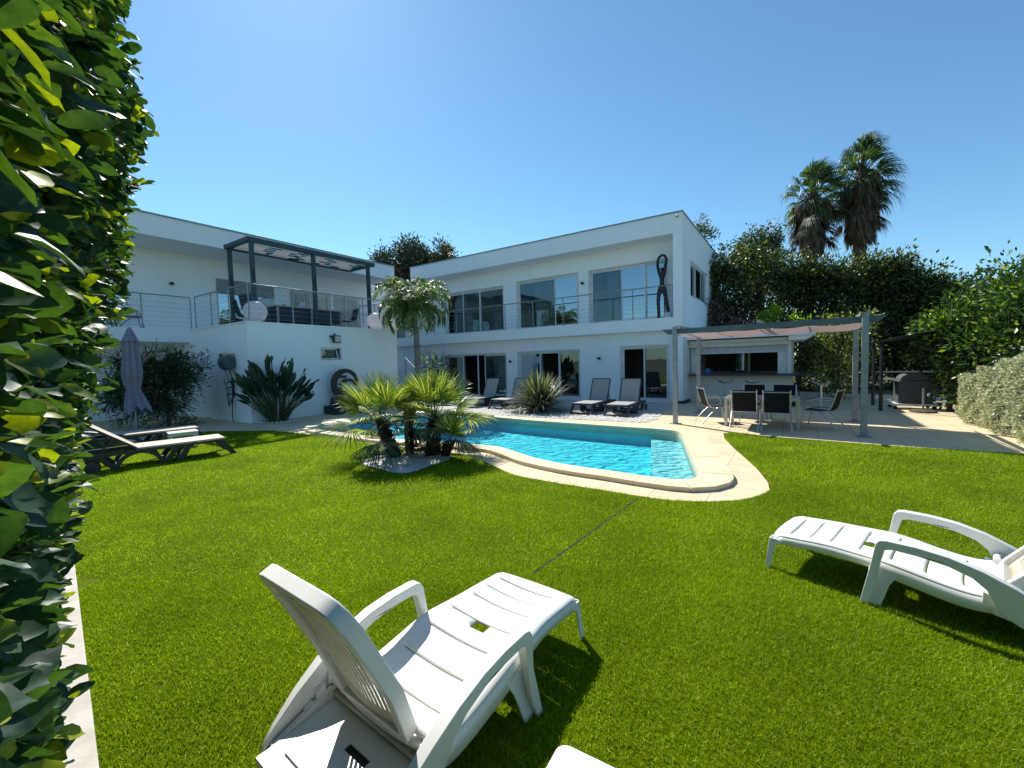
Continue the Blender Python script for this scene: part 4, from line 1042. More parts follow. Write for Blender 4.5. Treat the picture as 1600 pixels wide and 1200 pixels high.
# ================================================================== WHITE PLASTIC LOUNGERS IN THE FOREGROUND
def smoothstep(a, b, x): t = max(0, min(1, (x - a) / (b - a))); return t * t * (3 - 2 * t)
def white_lounger(name, label, loc, rz, group, back=(.27, .60)):
    """moulded resin lounger; +x towards the foot, origin under the middle of the foot edge"""
    t = thing(name, label, 'sun lounger', loc, rz, group)
    hw = lambda x: .268 + .035 * smoothstep(-.3, -.7, x)
    zs = lambda x: .272 + .018 * smoothstep(0, -.35, x) - .055 * smoothstep(-.55, -1.0, x) + .02 * smoothstep(-1.0, -1.16, x) - .02 * smoothstep(-.06, 0.01, x)
    # deck with real slits and a grab hole
    xs = list(np.linspace(-1.16, 0.0, 59)); sl_x = [-.10, -.22, -.34, -.50, -.66, -.82, -.98]
    xs = sorted(set([round(x, 4) for x in xs if all(abs(x - s) > .012 for s in sl_x)] + [s - .0035 for s in sl_x] + [s + .0035 for s in sl_x] + [-.535, -.56]))
    us = [-1, -.985, -.94, -.86, -.74, -.6, -.45, -.3, -.16, 0, .16, .3, .45, .6, .74, .86, .94, .985, 1]
    d = MB(); nu = len(us); vs = []
    def sp(x, u):
        w = hw(x); y = u * w; z = zs(x) - .030 * (1 - min(1, (u / .86) ** 2)) * smoothstep(.03, -.12, x) - (.012 * max(0, (abs(u) - .94) / .06) ** 2)
        bow = .03 * (u * u) if x > -1.15 else 0
        return (x - bow * .6 + (0 if x < -.02 else -.012 * (abs(u) > .97)), y, z)
    for x in xs:
        for u in us: vs.append(sp(x, u))
    fs = []
    for i in range(len(xs) - 1):
        xm = (xs[i] + xs[i + 1]) / 2; slit = any(abs(xm - s) < .0036 for s in sl_x)
        hole = -.56 <= xm <= -.505
        for j in range(nu - 1):
            um = (us[j] + us[j + 1]) / 2
            if slit and abs(um) < .75: continue
            if hole and abs(um) < .16: continue
            fs.append((i * nu + j, i * nu + j + 1, (i + 1) * nu + j + 1, (i + 1) * nu + j))
    d.add(vs, fs); dk = d.build('seat', 'white_plastic', t, smooth=True, solid=.012)
    # skirt round the deck: foot end and both sides
    s = MB(); loop = [sp(x, -1) for x in xs if x > -1.1] + [sp(0, u) for u in us[1:-1]] + [sp(x, 1) for x in reversed(xs) if x > -1.1]
    loop[0:0] = []; n = len(loop); dep = .052
    for i, (x, y, z) in enumerate(loop):
        k = 1 + .03 * 0; s.v.append((x + (.003 if x > -.01 else 0), y * 1.002, z + .002)); s.v.append((x + (.012 if x > -.01 else 0), y * 1.028, z - dep - .028 * smoothstep(-.56, -.72, x)))
    s.f += [(2 * i, 2 * i + 2, 2 * i + 3, 2 * i + 1) for i in range(n - 1)]
    s.build('skirt', 'white_plastic', t, smooth=True, solid=.006, recalc=False)
    # foot legs: tapered channels at the two corners
    for sy in (-1, 1):
        L = MB(); w = .268
        L.prism([(-.085, .228), (-.03, .238), (.004, .236), (.035, .0), (.0, .0), (-.030, .19), (-.06, .21)], 0, 1, fn=lambda u, v, k: (u, sy * (w + .010 + .012 * (1 - v / .25) - .008 * k), v))
        L.prism([(.002, .236), (-.075, .232), (-.05, .205), (-.022, .17), (-.008, .0), (.012, .0)], 0, 1, fn=lambda u, v, k: (.012 + .024 * (1 - v / .235) - .007 * k, sy * (w + u), v))
        L.build('leg', 'white_plastic', t, smooth=True, bevel=.002)
    # side frames: front arm leg, sweeping armrest, lower rail; a tapered shell leaning outward
    for sy in (-1, 1):
        outer = [(-.572, 0), (-.537, .0), (-.582, .24), (-.612, .415), (-.630, .440), (-.662, .448), (-.80, .447), (-.93, .432), (-1.06, .396), (-1.18, .34), (-1.29, .27), (-1.38, .195), (-1.425, .145), (-1.43, .10),
                 (-1.40, .075), (-1.30, .095), (-1.20, .13), (-1.13, .175), (-1.10, .235), (-1.075, .295), (-1.02, .345), (-.93, .378), (-.80, .396), (-.69, .398), (-.656, .385), (-.636, .30), (-.612, .12)]
        y0 = .302
        f = MB(); fn = lambda u, v, k: (u, sy * (y0 + .060 * k * (.35 + .65 * smoothstep(.1, .42, v)) + .035 * smoothstep(.30, .0, v) * smoothstep(-.9, -.6, u) + .02), v)
        f.prism(outer, 0, 1, fn=fn); f.build('armrest', 'white_plastic', t, bevel=.006, segs=3)
        MB().prism([(-1.06, .262), (-1.41, .15), (-1.41, .085), (-1.06, .158)], .288, .31, fn=lambda u, v, k: (u, sy * k, v)).build('side_rail', 'white_plastic', t, bevel=.003)
        f = MB(); f.prism([(-.572, .235), (-.715, .225), (-.675, .15), (-.635, .0), (-.568, .0)], 0, 1, fn=lambda u, v, k: (u, sy * (.296 + .012 * k + .045 * (1 - v / .235)), v)); f.build('leg', 'white_plastic', t, bevel=.003)
        # ratchet rack inside the arm
        r = MB()
        for k in range(4): x = -1.13 - k * .055; r.prism([(x, .30 - k * .045), (x - .035, .285 - k * .045), (x - .04, .24 - k * .045), (x, .25 - k * .045)], 0, 1, fn=lambda u, v, q: (u, sy * (y0 + .018 - .02 * q), v))
        r.build('ratchet', 'white_plastic', t)
        wv = MB(); wv.lathe([(.02, -.018), (.068, -.018), (.075, 0), (.068, .018), (.02, .018)], 20); wv.v = [(v[0] - 1.375, v[2] + sy * (y0 + .01), v[1] + .075) for v in wv.v]
        wv.build('wheel', 'dark_plastic', t, smooth=True)
    # rear tray between the arms behind the backrest, with a slot
    tr = MB(); tw = .285; tf = lambda u, v, w: (u, v, w + .15 + .06 * (u + 1.44))
    for a, c, e, f in ((-1.235, -1.14, -tw, tw), (-1.44, -1.265, -tw, tw), (-1.265, -1.235, -tw, -.09), (-1.265, -1.235, .04, tw)):
        tr.prism([(a, e), (c, e), (c, f), (a, f)], 0, .008, fn=tf)
    tr.prism([(-1.441, -tw), (-1.47, -tw), (-1.47, tw), (-1.441, tw)], 0, .05, fn=lambda u, v, w: (u, v, w + .109))
    tr.prism([(-1.36, -.21), (-1.40, -.21), (-1.40, .21), (-1.36, .21)], .0085, .018, fn=tf)
    tr.build('rear_tray', 'white_plastic', t)
    MB().prism([(-1.275, -.10), (-1.225, -.10), (-1.225, .05), (-1.275, .05)], -.03, -.012, fn=tf).build('slot_shade_plate', 'dark_plastic', t)  # dark plate added below the slot, its colour standing in for shade
    MB().box(-1.16, -1.10, -.29, .29, .19, .21).build('hinge_rail', 'cream_plastic', t, bevel=.004)
    # backrest: raised panel with a deep rim and lengthwise slits
    bx, bz = back; ln = math.hypot(bx, bz); ux, uz = -bx / ln, bz / ln; px_, pz_ = uz, -ux      # u runs up the back, p points to the front (occupant) side
    BL = .70; hx, hz = -1.115, .265
    def bp(v, y, k): c = .018 * math.sin(math.pi * v / BL * 1.1); return (hx + ux * v + px_ * (k + c), y, hz + uz * v + pz_ * (k + c))
    rim = [(-.21, 0), (.21, 0), (.225, .03), (.255, .25), (.262, .58), (.25, .645), (.22, .685), (.17, .70), (-.17, .70), (-.22, .685), (-.25, .645), (-.262, .58), (-.255, .25), (-.225, .03)]
    inn = [(-.178, .035), (.178, .035), (.188, .06), (.212, .25), (.218, .56), (.208, .61), (.185, .64), (.145, .65), (-.145, .65), (-.185, .64), (-.208, .61), (-.218, .56), (-.212, .25), (-.188, .06)]
    b = MB(); b.prism(rim, -.055, .0, [inn], fn=lambda u, v, k: bp(v, u, k)); bk = b.build('backrest', 'white_plastic', t, bevel=.008, segs=3)
    g = MB(); ys = sorted(set([-.215, .215] + [s + e for s in np.linspace(-.165, .165, 12) for e in (-.0062, .0062)])); vv = [.03, .10, .14, .2, .28, .36, .44, .52, .59, .655]
    nv = len(vv); vs = [bp(v, y * min(1, .84 + v * .5), -.030 - .016 * (1 - (y / .215) ** 2)) for y in ys for v in vv]; fs = []
    for i in range(len(ys) - 1):
        slit = ys[i + 1] - ys[i] < .0132
        for j in range(nv - 1):
            if slit and 1 <= j <= 7: continue
            fs.append((i * nv + j, (i + 1) * nv + j, (i + 1) * nv + j + 1, i * nv + j + 1))
    g.add(vs, fs); g.build('back_panel', 'cream_plastic', bk, smooth=True, solid=.003)
    for sy in (-1, 1): MB().tube([(hx, sy * .20, hz + .01), (hx, sy * .30, hz + .01)], .02, 12).build('hinge', 'white_plastic', bk, smooth=True)
    return t
wg = 'white plastic loungers on the lawn in the foreground'
white_lounger('white_lounger', 'white plastic lounger with its back raised, in the centre foreground, its back towards us', (.125, 2.50, 0), math.atan2(.80, .605), wg)
white_lounger('white_lounger', 'white plastic lounger cut off by the right edge of the photo', (2.11, 3.28, 0), math.atan2(.756, -.66), wg, (.45, .52))
side_table('small_table', 'small white plastic table corner at the bottom edge, right of the raised lounger', (.225, 1.004, 0), math.atan2(-.52, .854), .46, .36, .40)

# ================================================================== PLANTS
M['leaf_hedge'] = leafmat('laurel_leaf', (.024, .058, .046), (.068, .13, .065), (.30, .34, .04), .42, .30, (2.0, 2.2, .3), .86, spec=.13, mottle=70)
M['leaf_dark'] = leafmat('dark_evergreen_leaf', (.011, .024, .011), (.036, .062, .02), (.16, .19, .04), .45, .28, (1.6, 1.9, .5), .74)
M['leaf_mid'] = leafmat('green_shrub_leaf', (.016, .040, .018), (.06, .115, .035), (.22, .28, .05), .36, .32, None, .76)
M['leaf_varieg'] = leafmat('variegated_leaf', (.22, .25, .16), (.52, .54, .38), (.72, .70, .54), .45, .25, (1.3, 1.4, .8), .6)
M['leaf_laurel'] = leafmat('sunlit_yellowish_leaf', (.02, .04, .015), (.08, .11, .03), (.34, .34, .10), .4, .35, None, .62)  # yellowish leaves, lightened further to paint in sun on the shrub
M['leaf_grey'] = leafmat('grey_green_leaf', (.035, .05, .035), (.08, .105, .07), (.16, .18, .12), .5, .3, None, .85)
M['leaf_greyd'] = leafmat('dusky_leaf', (.012, .022, .018), (.035, .05, .035), (.10, .12, .07), .45, .2, None, .85)
M['leaf_lime'] = leafmat('lime_leaf', (.12, .20, .01), (.28, .38, .02), None, .45, .45)
M['leaf_red'] = leafmat('reddish_leaf', (.03, .02, .018), (.16, .07, .07), (.50, .28, .28), .45, .25, (1.4, .9, .8), .75)
M['leaf_olean'] = leafmat('oleander_leaf', (.010, .025, .014), (.035, .065, .025), (.14, .19, .05), .45, .3, None, .88)
M['leaf_strel'] = leafmat('paddle_leaf', (.010, .030, .022), (.028, .065, .035), None, .35, .25)
M['leaf_fan'] = leafmat('fan_palm_leaf', (.07, .12, .02), (.20, .26, .045), (.48, .46, .22), .34, .42, (1.5, 1.7, .5), .78)
M['leaf_fan_dark'] = leafmat('fan_palm_old_leaf', (.018, .045, .025), (.05, .09, .04), (.14, .16, .09), .6, .25, None, .85)
M['leaf_fan_yellow'] = leafmat('fan_palm_new_leaf', (.12, .15, .012), (.24, .25, .02), None, .45, .4)
M['leaf_queen'] = leafmat('queen_palm_leaf', (.03, .07, .02), (.10, .16, .035), (.30, .33, .12), .35, .35, None, .82)
M['leaf_wash'] = leafmat('tall_palm_leaf', (.018, .045, .02), (.055, .10, .045), (.16, .20, .10), .4, .3, None, .85)
M['leaf_dead'] = leafmat('dead_palm_leaf', (.05, .034, .024), (.13, .095, .07), (.24, .16, .08), .8, .2, (1.4, 1.1, .7), .85)
M['leaf_strap'] = leafmat('strap_leaf', (.04, .06, .04), (.13, .15, .10), (.38, .38, .28), .4, .2, None, .65)
M['stem'] = simple('green_stem', (.07, .09, .03), .7)
M['twig'] = simple('brown_twig', (.06, .045, .03), .85)

# ---- big-leaved hedge close by on the left; u runs along it (away from us), v sideways out of it
HU = Vector((-.735, .678, 0)); HV = Vector((.678, .735, 0))
def hv(u, z):          # how far the face stands out towards us at distance u and height z
    g = float(np.interp(z, [0, .13, .76, 1.1, 1.5, 2.0, 2.5, 3.1, 4.5], [-.05, -.03, .04, .10, .17, .29, .40, .37, .46]))
    return g * min(u, 2.6) / 2.5 - .105
hedge = thing('laurel_hedge', 'tall broad-leaved hedge filling the left edge close to the camera', 'hedge', (-1.2, 1.1, 0))
hl = Vector(hedge.location)
parts = []
def hpos(u, v, z): p = HU * u + HV * v; return (p.x - hl.x, p.y - hl.y, z)
n = 56000
u = .36 + 4.4 * rng.uniform(0, 1, n) ** 1.25; z = rng.uniform(.03, 4.3, n)
lump = .03 * np.sin(u * 7 + z * 5) + .03 * np.sin(z * 9 - u * 4) + .02 * np.sin(u * 17 + 2 * z)
dep = np.abs(rng.normal(size=n)) * .16
v = np.array([hv(a, b) for a, b in zip(u, z)]) - dep + lump * np.minimum(1, u * .5) - .01
near = u < 1.0
keep = ~((u * u + v * v + (z - CH) ** 2) < .36 ** 2)
u, v, z, dep, near = u[keep], v[keep], z[keep], dep[keep], near[keep]
P = np.array([hpos(a, b, c) for a, b, c in zip(u, v, z)]); n = len(P)
D = np.outer(rng.normal(.35, .55, n), [HV.x, HV.y, 0]) + np.outer(rng.normal(.15, .8, n), [HU.x, HU.y, 0]) * 1 + rng.normal(size=(n, 3)) * [.25, .25, .45] + [0, 0, -.12]
nr_ = np.tile([.25, -.1, 1.0], (n, 1)) + rng.normal(size=(n, 3)) * .55
szs = np.where(u < .9, .074, .062)
parts.append(bigleaves(P, D, nr_, szs, .52, .35, .5))
# the far end of the hedge turns away: rounded cap of leaves
def ray_pt(px, py, d):
    x, y = px - 800, py - 600; c, s_ = math.cos(ROLL), math.sin(ROLL); X = (c * x - s_ * y) / FOC; Z = -(s_ * x + c * y) / FOC; cp, sp2 = math.cos(PITCH), math.sin(PITCH)
    return np.array([X * d - hl.x, (cp + sp2 * Z) * d - hl.y, CH + (-sp2 + cp * Z) * d])
for bx_, by_, tx_, ty_, d0, d1_, asp in ((60, 98, 168, 130, .52, .55, .44), (98, 150, 207, 180, .50, .56, .36), (88, 192, 188, 186, .53, .58, .42), (84, 262, 132, 262, .55, .56, .8), (30, 160, 52, 148, .5, .5, .5), (0, 395, 62, 437, .42, .44, .5),
                                       (75, 292, 128, 312, .6, .62, .25), (30, 600, 115, 640, .5, .56, .4), (10, 690, 90, 700, .48, .52, .5), (-10, 760, 70, 745, .45, .5, .5), (15, 880, 95, 905, .5, .55, .45), (60, 440, 150, 470, .62, .68, .4),
                                       (100, 560, 190, 600, .75, .82, .34), (90, 600, 170, 625, .78, .85, .34), (55, 760, 128, 740, .7, .78, .4), (60, 1060, 128, 1050, .8, .85, .35), (45, 1120, 100, 1112, .78, .8, .4)):
    a_, b_2 = ray_pt(bx_, by_, d0), ray_pt(tx_, ty_, d1_); L_ = np.linalg.norm(b_2 - a_)
    parts.append(bigleaves(a_[None], (b_2 - a_)[None], np.array([[.35, -.55, .8]]) + rng.normal(size=(1, 3)) * .2, np.array([L_]), asp, .0, .35))
V, T = merge(parts)
npmesh('foliage', V, T, 'leaf_hedge', hedge, smooth=True)
# sprigs standing proud of the face
sp_ = []; tw = MB()
for k in range(120):
    uu = random.uniform(1.1, 3.8); zz = random.uniform(.15, 3.4); vv = hv(uu, zz) - .03
    a = Vector(hpos(uu, vv, zz)); dr = (HV * random.uniform(.5, 1) + HU * random.uniform(-.3, .8) + Vector((0, 0, random.uniform(-.1, .9)))).normalized(); L = random.uniform(.03, .09)
    tw.tube([a - dr * .12, a + dr * L * .5, a + dr * L], [.003, .0025, .0015], 5)
    m_ = 7; ts = np.linspace(.1, 1, m_); PP = np.array([tuple(a + dr * L * q) for q in ts]); sd = np.array(dr.cross(Vector((0, 0, 1))).normalized())
    DD = np.array([np.array(dr) * .8 + sd * (1 if i % 2 else -1) * .9 + rng.normal(size=3) * .25 for i in range(m_)]); DD[-1] = np.array(dr)
    sp_.append(bigleaves(PP, DD, np.tile([0, 0, 1.], (m_, 1)) + rng.normal(size=(m_, 3)) * .35, .058, .44, .3, .4))
V, T = merge(sp_); npmesh('sprig', V, T, 'leaf_hedge', hedge, smooth=True); tag(tw.build('twig', 'twig', hedge, smooth=True), kind='stuff')
mb = MB()
for k in range(44):
    uu = .5 + 4.2 * k / 44 + random.uniform(-.03, .03); vv = hv(uu, .6) - random.uniform(.28, .45); a = Vector(hpos(uu, vv, 0))
    mb.tube([a, a + Vector((random.uniform(-.1, .1), random.uniform(-.1, .1), 1.6)), a + Vector((random.uniform(-.2, .2), random.uniform(-.2, .2), 4.1))], [.018, .013, .006], 6)
mb.build('stem', 'twig', hedge, smooth=True)
# a solid inner mass of darker leaves so that no light shows through low down
n = 22000; u = rng.uniform(.2, 5, n); z = rng.uniform(0, 4.4, n); v = np.array([hv(a, b) for a, b in zip(u, z)]) - rng.uniform(.2, .75, n)
P = np.array([hpos(a, b, c) for a, b, c in zip(u, v, z)]); V, T = leaves(P, rng.normal(size=(n, 3)), .09, .55); npmesh('inner_foliage', V, T, 'leaf_hedge', hedge)

# ---- generic bush / tree
def blob_tree(name, label, cat, loc, blobs, n, leaf, mat, group=None, trunk=None, aspect=.45, clusters=None, cr=.4, droop=0, fill=.7, cname='crown', rz=0):
    t = thing(name, label, cat, loc, rz, group); tot = sum(b[1][0] * b[1][1] + b[1][1] * b[1][2] + b[1][0] * b[1][2] for b in blobs); out = []
    for c, r in blobs:
        a = (r[0] * r[1] + r[1] * r[2] + r[0] * r[2]) / tot; k = max(200, int(n * a)); cl = max(6, int((clusters or n / 130) * a))
        P, D = crown_pts(c, r, k, cl, cr, fill); P[:, 2] = np.maximum(P[:, 2], .03)
        out.append(leaves(P, D, leaf, aspect, droop=droop))
    V, T = merge(out); npmesh(cname, V, T, mat, t)
    if trunk:
        mb = MB(); h, r0 = trunk
        mb.tube([(0, 0, -.05), (.03 * h, .01 * h, h * .4), (0, 0, h)], [r0, r0 * .8, r0 * .45], 10)
        for c, r in blobs:
            s = Vector((0, 0, h * random.uniform(.5, .9))); e = Vector(c) + Vector((0, 0, r[2] * .3)); mb.tube([s, (s + e) / 2 + Vector((0, 0, .15)), e], [r0 * .4, r0 * .28, r0 * .1], 6)
        mb.build('trunk', 'bark', t, smooth=True)
    return t
# trees over the roofs on the left
blob_tree('evergreen_tree', 'dark round-crowned tree rising behind the meeting of the two roofs', 'tree', (-8.2, 36, 0),
          [((0, 0, 9.6), (2.9, 2.6, 2.3)), ((-1.9, 0, 9.2), (1.8, 1.8, 1.7)), ((2.0, 0, 9.4), (1.6, 1.6, 1.9)), ((.3, 0, 11.0), (1.2, 1.2, .9))], 24000, .22, 'leaf_greyd', None, (9.0, .3), clusters=190, cr=.7, fill=.95)
blob_tree('slim_tree', 'narrow pointed treetop just right of the round tree behind the roofs', 'tree', (-5.6, 38, 0), [((.0, 0, 10.4), (.7, .7, 1.7)), ((.35, 0, 11.9), (.35, .35, .9))], 2200, .2, 'leaf_grey', None, (9.5, .15), clusters=30, cr=.35)
# tall dark screen behind the bar
gt = 'tall dark evergreens behind the patio'
rows = [(1122, 17.2, 5.6, 1.3, 'dark evergreen right beside the end wall of the house', .6), (1185, 18.2, 6.2, 1.7, 'dark evergreen behind the left part of the bar', .5), (1248, 18.0, 5.7, 1.4, 'dark evergreen standing below the smaller tall palm', .55),
        (1300, 17.4, 5.45, 1.5, 'dark evergreen between the trunks of the two tall palms', .5), (1352, 17.4, 5.55, 1.4, 'dark evergreen below the taller of the two palms', .6), (1404, 17.0, 5.45, 1.25, 'pointed dark evergreen right of the taller palm', .4),
        (1452, 16.6, 4.6, 1.3, 'lower dark evergreen above the gazebo', .5), (1496, 16.2, 4.05, 1.2, 'lowest dark evergreen at the right end of the screen', .5)]
for px, Y, h, rr, lb, tp in rows:
    k_ = (Y + (2.6 if px < 1140 else 1.4)) / Y; Y *= k_; h = 1.6 + (h - 1.6) * k_; rr *= k_
    X = (px - 800) / 661.6 * Y
    blob_tree('evergreen_screen', lb, 'tree', (X, Y, 0), [((0, 0, h * .40), (rr, rr * .9, h * .44)), ((.1, .1, h * .74), (rr * .8, rr * .75, h * .24)), ((random.uniform(-.4, .4), 0, h * .90), (rr * tp * .7, rr * .45, h * .10)), ((random.uniform(-.7, .7), -.2, h * .80), (rr * .4, rr * .4, h * .12))] + [((random.uniform(-.9, .9) * rr * .7, 0, h * random.uniform(.80, .90)), (.16, .16, h * random.uniform(.07, .12))) for _ in range(3)],
              12500, .15, 'leaf_dark', gt, (h * .75, .12), clusters=150, cr=.5, fill=.97)
blob_tree('grey_tree', 'windblown grey-green tree rising above the dark screen near the house', 'tree', (14.6, 25, 0), [((0, 0, 6.6), (1.3, 1.1, 1.4)), ((-.55, 0, 7.9), (.6, .6, .9)), ((.55, 0, 7.9), (.55, .6, 1.1)), ((.7, 0, 8.7), (.22, .3, .45)), ((-1.3, 0, 6.7), (.8, .8, 1.0))],
          9000, .20, 'leaf_grey', None, (7.6, .2), clusters=110, cr=.42, droop=.3)
blob_tree('conifer', 'small dark conifer tip behind the roof edge of the right wing', 'tree', (11.8, 26, 0), [((0, 0, 7.6), (.9, .9, 1.9)), ((.1, 0, 9.0), (.4, .4, 1.0))], 2600, .16, 'leaf_dark', None, (7.5, .12), clusters=40, cr=.32)
# shrubs round the bar
blob_tree('photinia_shrub', 'reddish-leaved shrub with pale pink tips between the house and the bar roof', 'shrub', (9.25, 18.5, 0), [((0, 0, 2.9), (.75, .6, .7)), ((.6, 0, 2.5), (.8, .6, .6)), ((-.35, 0, 3.7), (.45, .4, .4))], 4200, .09, 'leaf_red', None, (2.0, .05), clusters=50, cr=.25)
blob_tree('lime_shrub', 'small bright lime-green tuft above the patio pergola', 'shrub', (10.4, 17.0, 0), [((0, 0, 3.3), (.32, .26, .30)), ((-.22, 0, 3.1), (.24, .2, .16))], 900, .10, 'leaf_lime', None, (3.0, .02), clusters=14, cr=.13)
blob_tree('laurel_shrub', 'yellowish laurel shrub right of the bar, sunlight put into its leaf colour', 'shrub', (11.3, 14.7, 0), [((0, 0, 1.75), (1.0, .7, .85)), ((.4, 0, 2.7), (.6, .5, .65)), ((-.5, 0, 2.3), (.7, .5, .5)), ((.1, .1, .9), (.95, .7, .8)), ((.75, 0, 2.0), (.5, .4, .9))], 5200, .10, 'leaf_laurel', None, (2.2, .06), clusters=90, cr=.3, fill=.9)
blob_tree('pale_sprig_shrub', 'thin pale-leaved shrub top showing above the pergola beam', 'shrub', (10.6, 15.6, 0), [((0, 0, 2.85), (.35, .25, .35))], 160, .10, 'leaf_lime', None, (2.7, .02), clusters=12, cr=.12)
# right side
blob_tree('tall_shrub', 'tall loose shrub with long upright shoots at the right edge', 'shrub', (11.75, 9.6, 0), [((0, 0, 1.7), (1.15, 1.2, 1.3)), ((-.1, -.3, 2.6), (.6, .6, .6)), ((.6, .6, 2.9), (.8, .8, .8))], 11000, .13, 'leaf_mid', None, (2.6, .06), clusters=150, cr=.34, fill=.9)
blob_tree('viburnum_shrub', 'bright green shrub leaning over the barbecue', 'shrub', (11.4, 11.0, 0), [((.1, 0, 1.7), (.9, .8, .8)), ((-.3, -.1, 2.0), (.5, .5, .5)), ((.6, 0, 2.4), (.8, .7, .8)), ((-.35, -.3, 1.25), (.35, .35, .30)), ((.5, 0, .8), (.8, .7, .8))], 8000, .12, 'leaf_mid', None, (2.0, .06), clusters=120, cr=.30, fill=.9)
t = thing('upright_shoots', 'long upright leafy shoots standing against the sky at the right edge', 'shrub', (11.3, 9.3, 0)); tw = MB(); out = []
for k in range(9):
    b = Vector((random.uniform(-.5, 1.2), random.uniform(-.5, .8), 2.4)); tip = b + Vector((random.uniform(-.25, .35), random.uniform(-.2, .2), random.uniform(.8, 1.35))); tw.tube([b - Vector((0, 0, 2.4)), b, tip], [.012, .008, .003], 5)
    m_ = 26; q = rng.uniform(0, 1, m_); PP = np.array([tuple(b + (tip - b) * s) for s in q]); DD = rng.normal(size=(m_, 3)) * [1, 1, .3] + [0, 0, .25]; out.append(bigleaves(PP, DD, np.tile([0, 0, 1.], (m_, 1)) + rng.normal(size=(m_, 3)) * .3, .15, .42, .3, .6))
V, T = merge(out); npmesh('foliage', V, T, 'leaf_mid', t, smooth=True); tw.build('stem', 'stem', t, smooth=True)
# clipped variegated hedge
t = thing('variegated_hedge', 'clipped cream-variegated hedge along the right edge of the patio', 'hedge', (10.2, 9.5, 0)); a = Vector((10.25, 9.75, 0)); b = Vector((7.6, 5.55, 0)); dd = (b - a).normalized(); nn = Vector((-dd.y, dd.x, 0))
n = 42000; u = rng.uniform(0, (b - a).length, n); hh = .98 + .70 * np.clip(u / 3.6, 0, 1); face = rng.uniform(0, 1, n) < .62
z = np.where(face, rng.uniform(.02, 1, n) * hh, hh - np.abs(rng.normal(size=n)) * .05); v = np.where(face, np.abs(rng.normal(size=n)) * .07, rng.uniform(0, 1.3, n))
v = v + .10 * (z / hh) ** 2 + .05 * np.sin(u * 5 + z * 4) + .03 * np.sin(u * 13 - z * 9); z = z + .04 * np.sin(u * 7 + v * 5)
P = np.outer(u, [dd.x, dd.y, 0]) + np.outer(v, [nn.x, nn.y, 0]) + np.column_stack([np.full(n, a.x - 10.2), np.full(n, a.y - 9.5), z])
D = rng.normal(size=(n, 3)) * .7 + np.where(face[:, None], [[-nn.x, -nn.y, .35]], [[0, 0, 1.]])
V, T = leaves(P, D, .045, .55); npmesh('foliage', V, T, 'leaf_varieg', t)
mb = MB()
for k in range(22): q = dd * (.1 + k * .22) + nn * .6 + Vector((.05, .25, 0)); mb.tube([q, q + Vector((.02, .03, .9))], .012, 6)
mb.build('stem', 'twig', t)
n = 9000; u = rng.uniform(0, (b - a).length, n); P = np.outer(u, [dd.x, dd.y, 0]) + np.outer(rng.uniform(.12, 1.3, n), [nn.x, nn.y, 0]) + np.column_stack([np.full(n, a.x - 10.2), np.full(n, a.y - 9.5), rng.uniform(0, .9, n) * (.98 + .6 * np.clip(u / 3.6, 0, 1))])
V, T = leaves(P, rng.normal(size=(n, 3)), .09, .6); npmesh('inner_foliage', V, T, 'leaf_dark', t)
# dark tree line far right and behind the house, closing the view
blob_tree('far_tree', 'dark trees seen far off between the screen and the tall shrubs on the right', 'tree', (21, 19, 0), [((0, 0, 2.3), (3.4, 2.2, 2.3)), ((-2.5, 0, 1.8), (2.0, 2, 2))], 6000, .22, 'leaf_dark', None, (3, .15), clusters=90, cr=.7)
# boundary trees behind the viewer, which the garden doors mirror
for k in range(5):
    blob_tree('boundary_tree', ['green boundary tree across the lawn from the house, mirrored in the panes'][0], 'tree', (-9 + k * 5.5, -7.5 + (k % 2), 0), [((0, 0, 1.3), (3.4, 1.2, 1.6)), ((1.5, 0, 1.9), (2.0, 1.1, 1.1))], 3600, .28, 'leaf_mid', 'boundary trees mirrored in the panes', (3, .15), clusters=60, cr=.8)

# ---- oleander by the terrace block
blob_tree('oleander', 'dark oleander bush with a few pale pink flowers left of the hose reel', 'shrub', (-9.95, 12.15, 0), [((0, 0, 1.05), (.95, .8, 1.05)), ((.25, -.1, 1.6), (.75, .7, .55)), ((-.9, .1, 1.1), (.9, .7, 1.05)), ((-.5, 0, 1.75), (.8, .6, .4))], 17000, .13, 'leaf_olean', None, (1.2, .05), aspect=.2, clusters=160, cr=.30, fill=.95)
ole = bpy.data.objects['oleander']
for mt, k in (('petal_pink', 3), ('petal_white', 7)):
    for i in range(k):
        c = np.array([random.uniform(-1.2, .7), random.uniform(-.85, -.55), random.uniform(1.7, 2.15)]); m_ = 40
        V, T = leaves(c + rng.normal(size=(m_, 3)) * .05, rng.normal(size=(m_, 3)), .06, .8); tag(npmesh('flower', V, T, mt, ole), kind='stuff')
